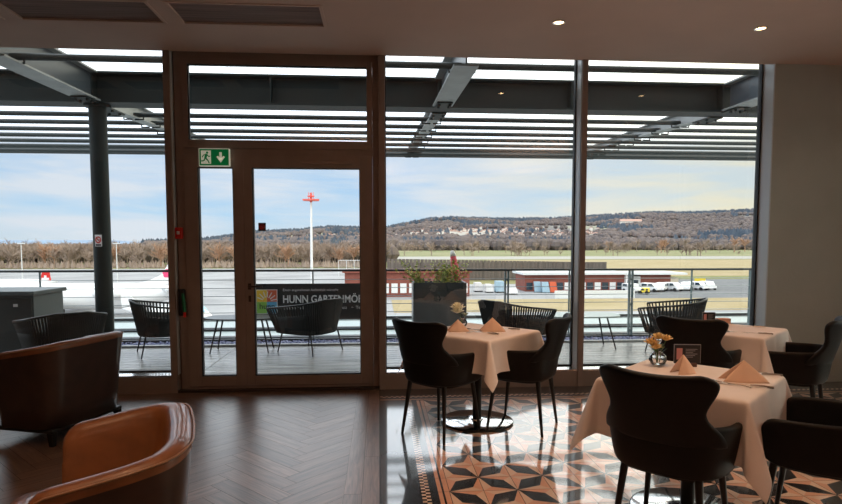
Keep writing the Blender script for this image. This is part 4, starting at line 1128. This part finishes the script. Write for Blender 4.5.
MB().box(13.5,15.2,0,6,0,2.3).build('tan_wall', M['tan'], t)
MB().box(-1,16.5,-1.2,8.6,2.95,3.3).build('roof', M['pale_panel'], t)
for k in range(4): MB().box(.8+k*1.6,1.7+k*1.6,-.06,0,.8,1.8).build('window', M['carglass'], t)
o = MB().box(0,14,0,.3,0,1.35).build('site_fence', M['pale_panel']); o.location = (30,99,G); tag(o,'low pale fence in front of the long red building','fence')
t = thing('netting_frame', 'tall pale netting frame beside the mast, behind the door', 'fence', (-11.5,170,G))
b = MB(); 
for k in range(5): b.tube([(k*2.2,0,0),(k*2.2,0,4.6)],.07,6)
b.tube([(0,0,4.6),(8.8,0,4.6)],.08,6); b.build('frame', M['white'], t)
b = MB()
for k in range(30): b.box(k*.3,k*.3+.05,0,.02,0,4.5)
b.build('net', mat('net_grey',(.35,.34,.33),.9), t)

# mast and lamp posts
t = thing('radio_mast', 'tall white mast with a red antenna head seen through the glass door', 'mast', ((311.5-378)/592*120,120,G))
MB().tube([(0,0,0),(0,0,17.6)],[.28,.20],12).build('pole', M['white'], t, smooth=True)
b = MB(); b.box(-1.6,1.6,-.5,.5,18.0,18.25); b.tube([(0,0,17.6),(0,0,19.5)],.22,8); b.lathe([(1.6,17.9),(1.6,18.15)],16,cap=True); b.lathe([(.7,18.7),(.7,18.9)],12); b.box(-.5,-.42,-.1,.1,18.2,19.6); b.box(.42,.5,-.1,.1,18.2,19.6)
b.build('antenna_head', mat('antenna_red',(.75,.13,.10),.5), t)
for (u,lb) in ((37,'slim pale lamp post left of the terrace column'),(125,'slim pale lamp post right of the terrace column')):
    t = thing('lamp_post', lb, 'lamp post', ((u-378)/592*150,150,G), group='apron lamp posts')
    MB().tube([(0,0,0),(0,0,9.4)],[.12,.08],8).build('pole', M['pale_panel'], t, smooth=True)
    MB().box(-.8,.8,-.2,.2,9.3,9.5).build('lamp_head', M['pale_panel'], t)

# aircraft
def body(b, L, r, nose=1.6, tail=3.0, z=0, n=20, droop=.5, up=.6):
    pr = []
    for k in range(9): s = k/8; pr.append((-L/2+nose*r*2*s, r*math.sin(PI/2*s)**.7+.02, -droop*r*(1-s)**2))
    for k in range(1,11): s = k/10; pr.append((L/2-tail*r*2*(1-s), r*(1-s**1.6)+.08*r, up*r*s**1.6))
    rings = [b.add_ring([(x, rr*math.cos(2*PI*i/n), z+dz+rr*math.sin(2*PI*i/n)) for i in range(n)]) for x,rr,dz in pr]
    b.ring_faces(rings)
t = thing('airliner', 'white airliner parked outside, its tail with a pink mark near the door', 'aircraft', (-43.2,80,G))
b = MB(); body(b,38,1.62,z=2.55); b.build('fuselage', M['fuselage'], t, smooth='all')
L_ = 20
f = MB(); f.prism_y([(10.6,4.0),(12.9,4.5),(14.6,5.3),(16.4,8.0),(18.0,8.0),(17.6,4.2)],-.14,.14); fin = f.build('tail_fin', M['fuselage'], t, bevel=.05)
p_ = MB()
for a in range(5): 
    r = a*2*PI/5+.3; p_.prism_y([(15.4+.28*math.cos(r)+.32*math.cos(2*PI*i/10),5.5+.28*math.sin(r)+.32*math.sin(2*PI*i/10)) for i in range(10)],-.16-.002*a,-.14)
p_.build('pink_emblem', M['pink'], fin)
MB().prism([(14.6,-.2),(16.6,-4),(17.4,-4),(17.4,-.2),(17.4,.2),(17.4,4),(16.6,4),(14.6,.2)],3.5,3.65).build('tailplane', M['wing'], t)
MB().prism([(-5,-1.3),(2,-14),(4,-14),(2.5,-1.3)],1.75,2.0).build('wing', M['wing'], t)
MB().prism([(-5,1.3),(2,14),(4,14),(2.5,1.3)],1.75,2.0).build('wing', M['wing'], t)
for y in (-2.5,2.5): MB().tube([(7.2,y,3.1),(7.8,y,3.1),(10,y,3.1),(11,y,3.15)],[.55,.7,.65,.35],16).build('engine', M['fuselage'], t, smooth='all')
for k in range(24): MB().prism_y([(-13+k*.95+.13*math.cos(i*PI/4),2.95+.17*math.sin(i*PI/4)) for i in range(8)],-1.60,-1.50).build('cabin_window', M['carglass'], t)
for x,y in ((-14,0),(.8,-1.8),(.8,1.8)):
    b = MB(); b.tube([(x,y-.25,.42),(x,y+.25,.42)],.42,14); b.tube([(x,y,.42),(x,y,1.8)],.1,8); b.build('landing_gear', M['tyre'], t)
t = thing('airliner', 'distant aircraft with a red tail fin bearing a white cross', 'aircraft', (-72.6,120,G))
b = MB(); body(b,20,.95,z=1.5); b.build('fuselage', M['fuselage'], t, smooth='all')
fin = MB().prism_y([(6.7,2.0),(7.3,4.2),(8.5,4.2),(8.8,2.0)],-.1,.1).build('tail_fin', M['red'], t)
b = MB(); b.box(7.1,8.5,-.13,-.1,2.35,2.75); b.box(7.58,8.03,-.131,-.1,1.9,3.2); b.build('white_cross', M['white'], fin)
for x,y in ((-6,0),(1,-1),(1,1)):
    b = MB(); b.tube([(x,y-.2,.3),(x,y+.2,.3)],.3,10); b.tube([(x,y,.3),(x,y,1)],.08,6); b.build('landing_gear', M['tyre'], t)
MB().prism([(-2,0),(1,-8),(2,-8),(2,0),(2,8),(1,8)],1.0,1.12).build('wing', M['wing'], t)
t = thing('business_jet', 'small white jet nose with blue tinted windscreen seen left of the door stile', 'aircraft', (-22.6,65,G))
t.rotation_euler = (0,0,PI)
b = MB(); body(b,9.5,.98,z=1.9,nose=1.3); b.build('fuselage', M['fuselage'], t, smooth='all')
MB().prism_y([(-4.0,2.15),(-3.6,2.6),(-2.7,2.75),(-2.6,2.2)],-.75,.75).build('windscreen', M['lightblue'], t, bevel=.05)
MB().prism_y([(3.2,2.9),(4.2,4.4),(4.9,4.4),(4.8,2.7)],-.08,.08).build('tail_fin', M['fuselage'], t)
MB().prism([(-1,0),(.6,-4.5),(1.4,-4.5),(1.6,0),(1.4,4.5),(.6,4.5)],1.1,1.22).build('wing', M['wing'], t)
for x,y in ((-3,0),(.8,-.9),(.8,.9)):
    b = MB(); b.tube([(x,y-.15,.25),(x,y+.15,.25)],.25,10); b.tube([(x,y,.25),(x,y,1.2)],.07,6); b.build('landing_gear', M['tyre'], t)

# vehicles
def van(label, x, y, rz, m_='white', L=4.6, h=2.1, group='parked airport vans'):
    t = thing('van', label, 'van', (x,y,G), rz, group)
    p = [(-L/2,.4),(-L/2,h),(L*.18,h),(L*.32,h*.62),(L*.48,h*.55),(L*.5,.4)]
    MB().prism_y(p,-.95,.95).build('van_body', M[m_], t, bevel=.08)
    b = MB(); b.prism_y([(L*.19,h*.93),(L*.30,h*.64),(-.1,h*.64),(-.1,h*.93)],-.97,.97); b.prism_y([(-.4,h*.93),(-.4,h*.64),(-L*.42,h*.64),(-L*.42,h*.93)],-.965,.965); b.build('windows', M['carglass'], t)
    for sx in (-1,1):
        for sy in (-1,1): MB().tube([(sx*L*.32,sy*.80,.36),(sx*L*.32,sy*.98,.36)],.36,14).build('wheel', M['tyre'], t, smooth=True)
    return t
def uv(u, v): Y = (1.45-G)*592/(v-243); return ((u-378)/592*Y, Y)
VN = [(638,293.5,2.9,'white van at the left end of the parked row'),(658,293.0,2.6,'white van second from left in the parked row'),(669,292.6,2.9,'white van in the middle of the parked row'),(682,292.4,2.5,'white van fourth in the parked row'),(696,292.0,3.0,'white van fifth in the parked row'),(709,291.6,2.8,'white van near the right end of the parked row'),(719,291.2,2.6,'white van at the right end of the parked row')]
v0 = None
for i,(u,v,r,lb) in enumerate(VN):
    x,y = uv(u,v)
    r = -PI/2 + R.uniform(-.9,.9)
    if v0 is None: v0 = van(lb,x,y,r,L=3.4,h=1.7)
    else: dup(v0,(x,y,G),r,lb)
x,y = uv(651,295.6); van('small yellow service vehicle in front of the white vans',x,y,2.6,'carry',1.8,1.2)
x,y = uv(710.5,288.5)
t = thing('taxiway_sign', 'small yellow sign standing beside the taxiway', 'sign', (x,y,G))
MB().box(-1.2,1.2,-.1,.1,.5,1.9).build('sign_panel', M['carry'], t); b = MB(); b.box(-.9,-.8,-.05,.05,0,.5); b.box(.8,.9,-.05,.05,0,.5); b.build('sign_legs', M['rail'], t)
# ground equipment
R = random.Random(31)
EQ = [(478,290,1.6,1.6,'pale equipment crate left of the blue panels'),(489,291,1.4,1.4,'small white equipment crate by the red building'),(500,291,1.8,2.0,'light blue container beside the red building'),(512,293,2.0,1.2,'low white container right of the blue one'),(392,292,2.2,1.2,'white container left of the planter'),(402,293,1.6,1.2,'small white container nearest the planter')]
for i,(u,v,w,h_,lb) in enumerate(EQ):
    x,y = uv(u,v+2); t = thing('cargo_container', lb, 'container', (x,y,G), group='apron containers')
    MB().prism_y([(-w/2,.25),(w/2,.25),(w/2,h_*.7),(w/2-.35,h_+.25),(-w/2,h_+.25)],-.8,.8).build('container_body', M['bluepanel'] if i in (2,) else M['white'], t)
    b = MB(); b.box(-w/2,w/2,-.75,.75,.12,.25)
    for sx in (-1,1): b.tube([(sx*w*.35,-.7,.13),(sx*w*.35,-.55,.13)],.13,8); b.tube([(sx*w*.35,.55,.13),(sx*w*.35,.7,.13)],.13,8)
    b.build('dolly', M['tyre'], t)
for (u,v,lb) in ((541,290.5,'leaning light blue panel rack in front of the long red building, left'),(549,291,'leaning light blue panel rack in front of the long red building, middle'),(557,291,'reddish panel rack in front of the long red building')):
    x,y = uv(u,v+2.5); t = thing('panel_rack', lb, 'rack', (x,y,G))
    MB().prism_y([(-.9,.1),(.5,.1),(.1,2.1),(-1.1,2.1)],-.3,.3).build('panel', M['bluepanel'] if 'blue' in lb else M['lred'], t)
    MB().box(-1,.8,-.5,.5,0,.12).build('rack_base', M['rail'], t)

# ------------------------------------------------------------------ interior lamps and added fill spots
spot('spot_rear_left', 1.472,4.862,H-.02, .90,4.45,.75, 75, 56, (1,.56,.32))
spot('spot_rear_right', 3.201,4.874,H-.02, 2.85,4.4,.75, 75, 56, (1,.50,.26))
for (x,y,tx,ty,e) in ((.9,3.2,1.0,3.5,45),(1.62,3.25,1.66,2.95,55),(.2,1.2,.4,1.6,8),(-1.3,1.6,-1.25,2.25,70),(-3.0,3.6,-2.6,4.3,30),(3.4,2.6,3.0,2.6,14),(-4.4,1.2,-4.4,1.6,30),(.2,-1.6,.2,-1.4,16),(3,-1.4,3,-1.2,14),(-3,-1.6,-3,-1.4,30)):
    spot('unseen_ceiling_spot', x,y,H-.02, tx,ty,0, e, 85)  # unseen spots: some over lit furniture, the rest added as room fill
for (x,y) in ((-3.5,-2.6),(0,-3.0),(3.5,-2.4),(-.5,1.0),(3.0,.8)):
    spot('ceiling_fill_spot', x,y,2.3, x,y+.1,H, 85, 135, (1,.72,.52), .05)  # unseen upward spots added to brighten the ceiling

# ------------------------------------------------------------------ render look
sc.view_settings.view_transform = 'Standard'; sc.view_settings.look = 'None'; sc.view_settings.gamma = 1; sc.view_settings.exposure = 0
sc.view_settings.use_curve_mapping = False
sc.cycles.max_bounces = 10; sc.cycles.transparent_max_bounces = 16; sc.cycles.diffuse_bounces = 4
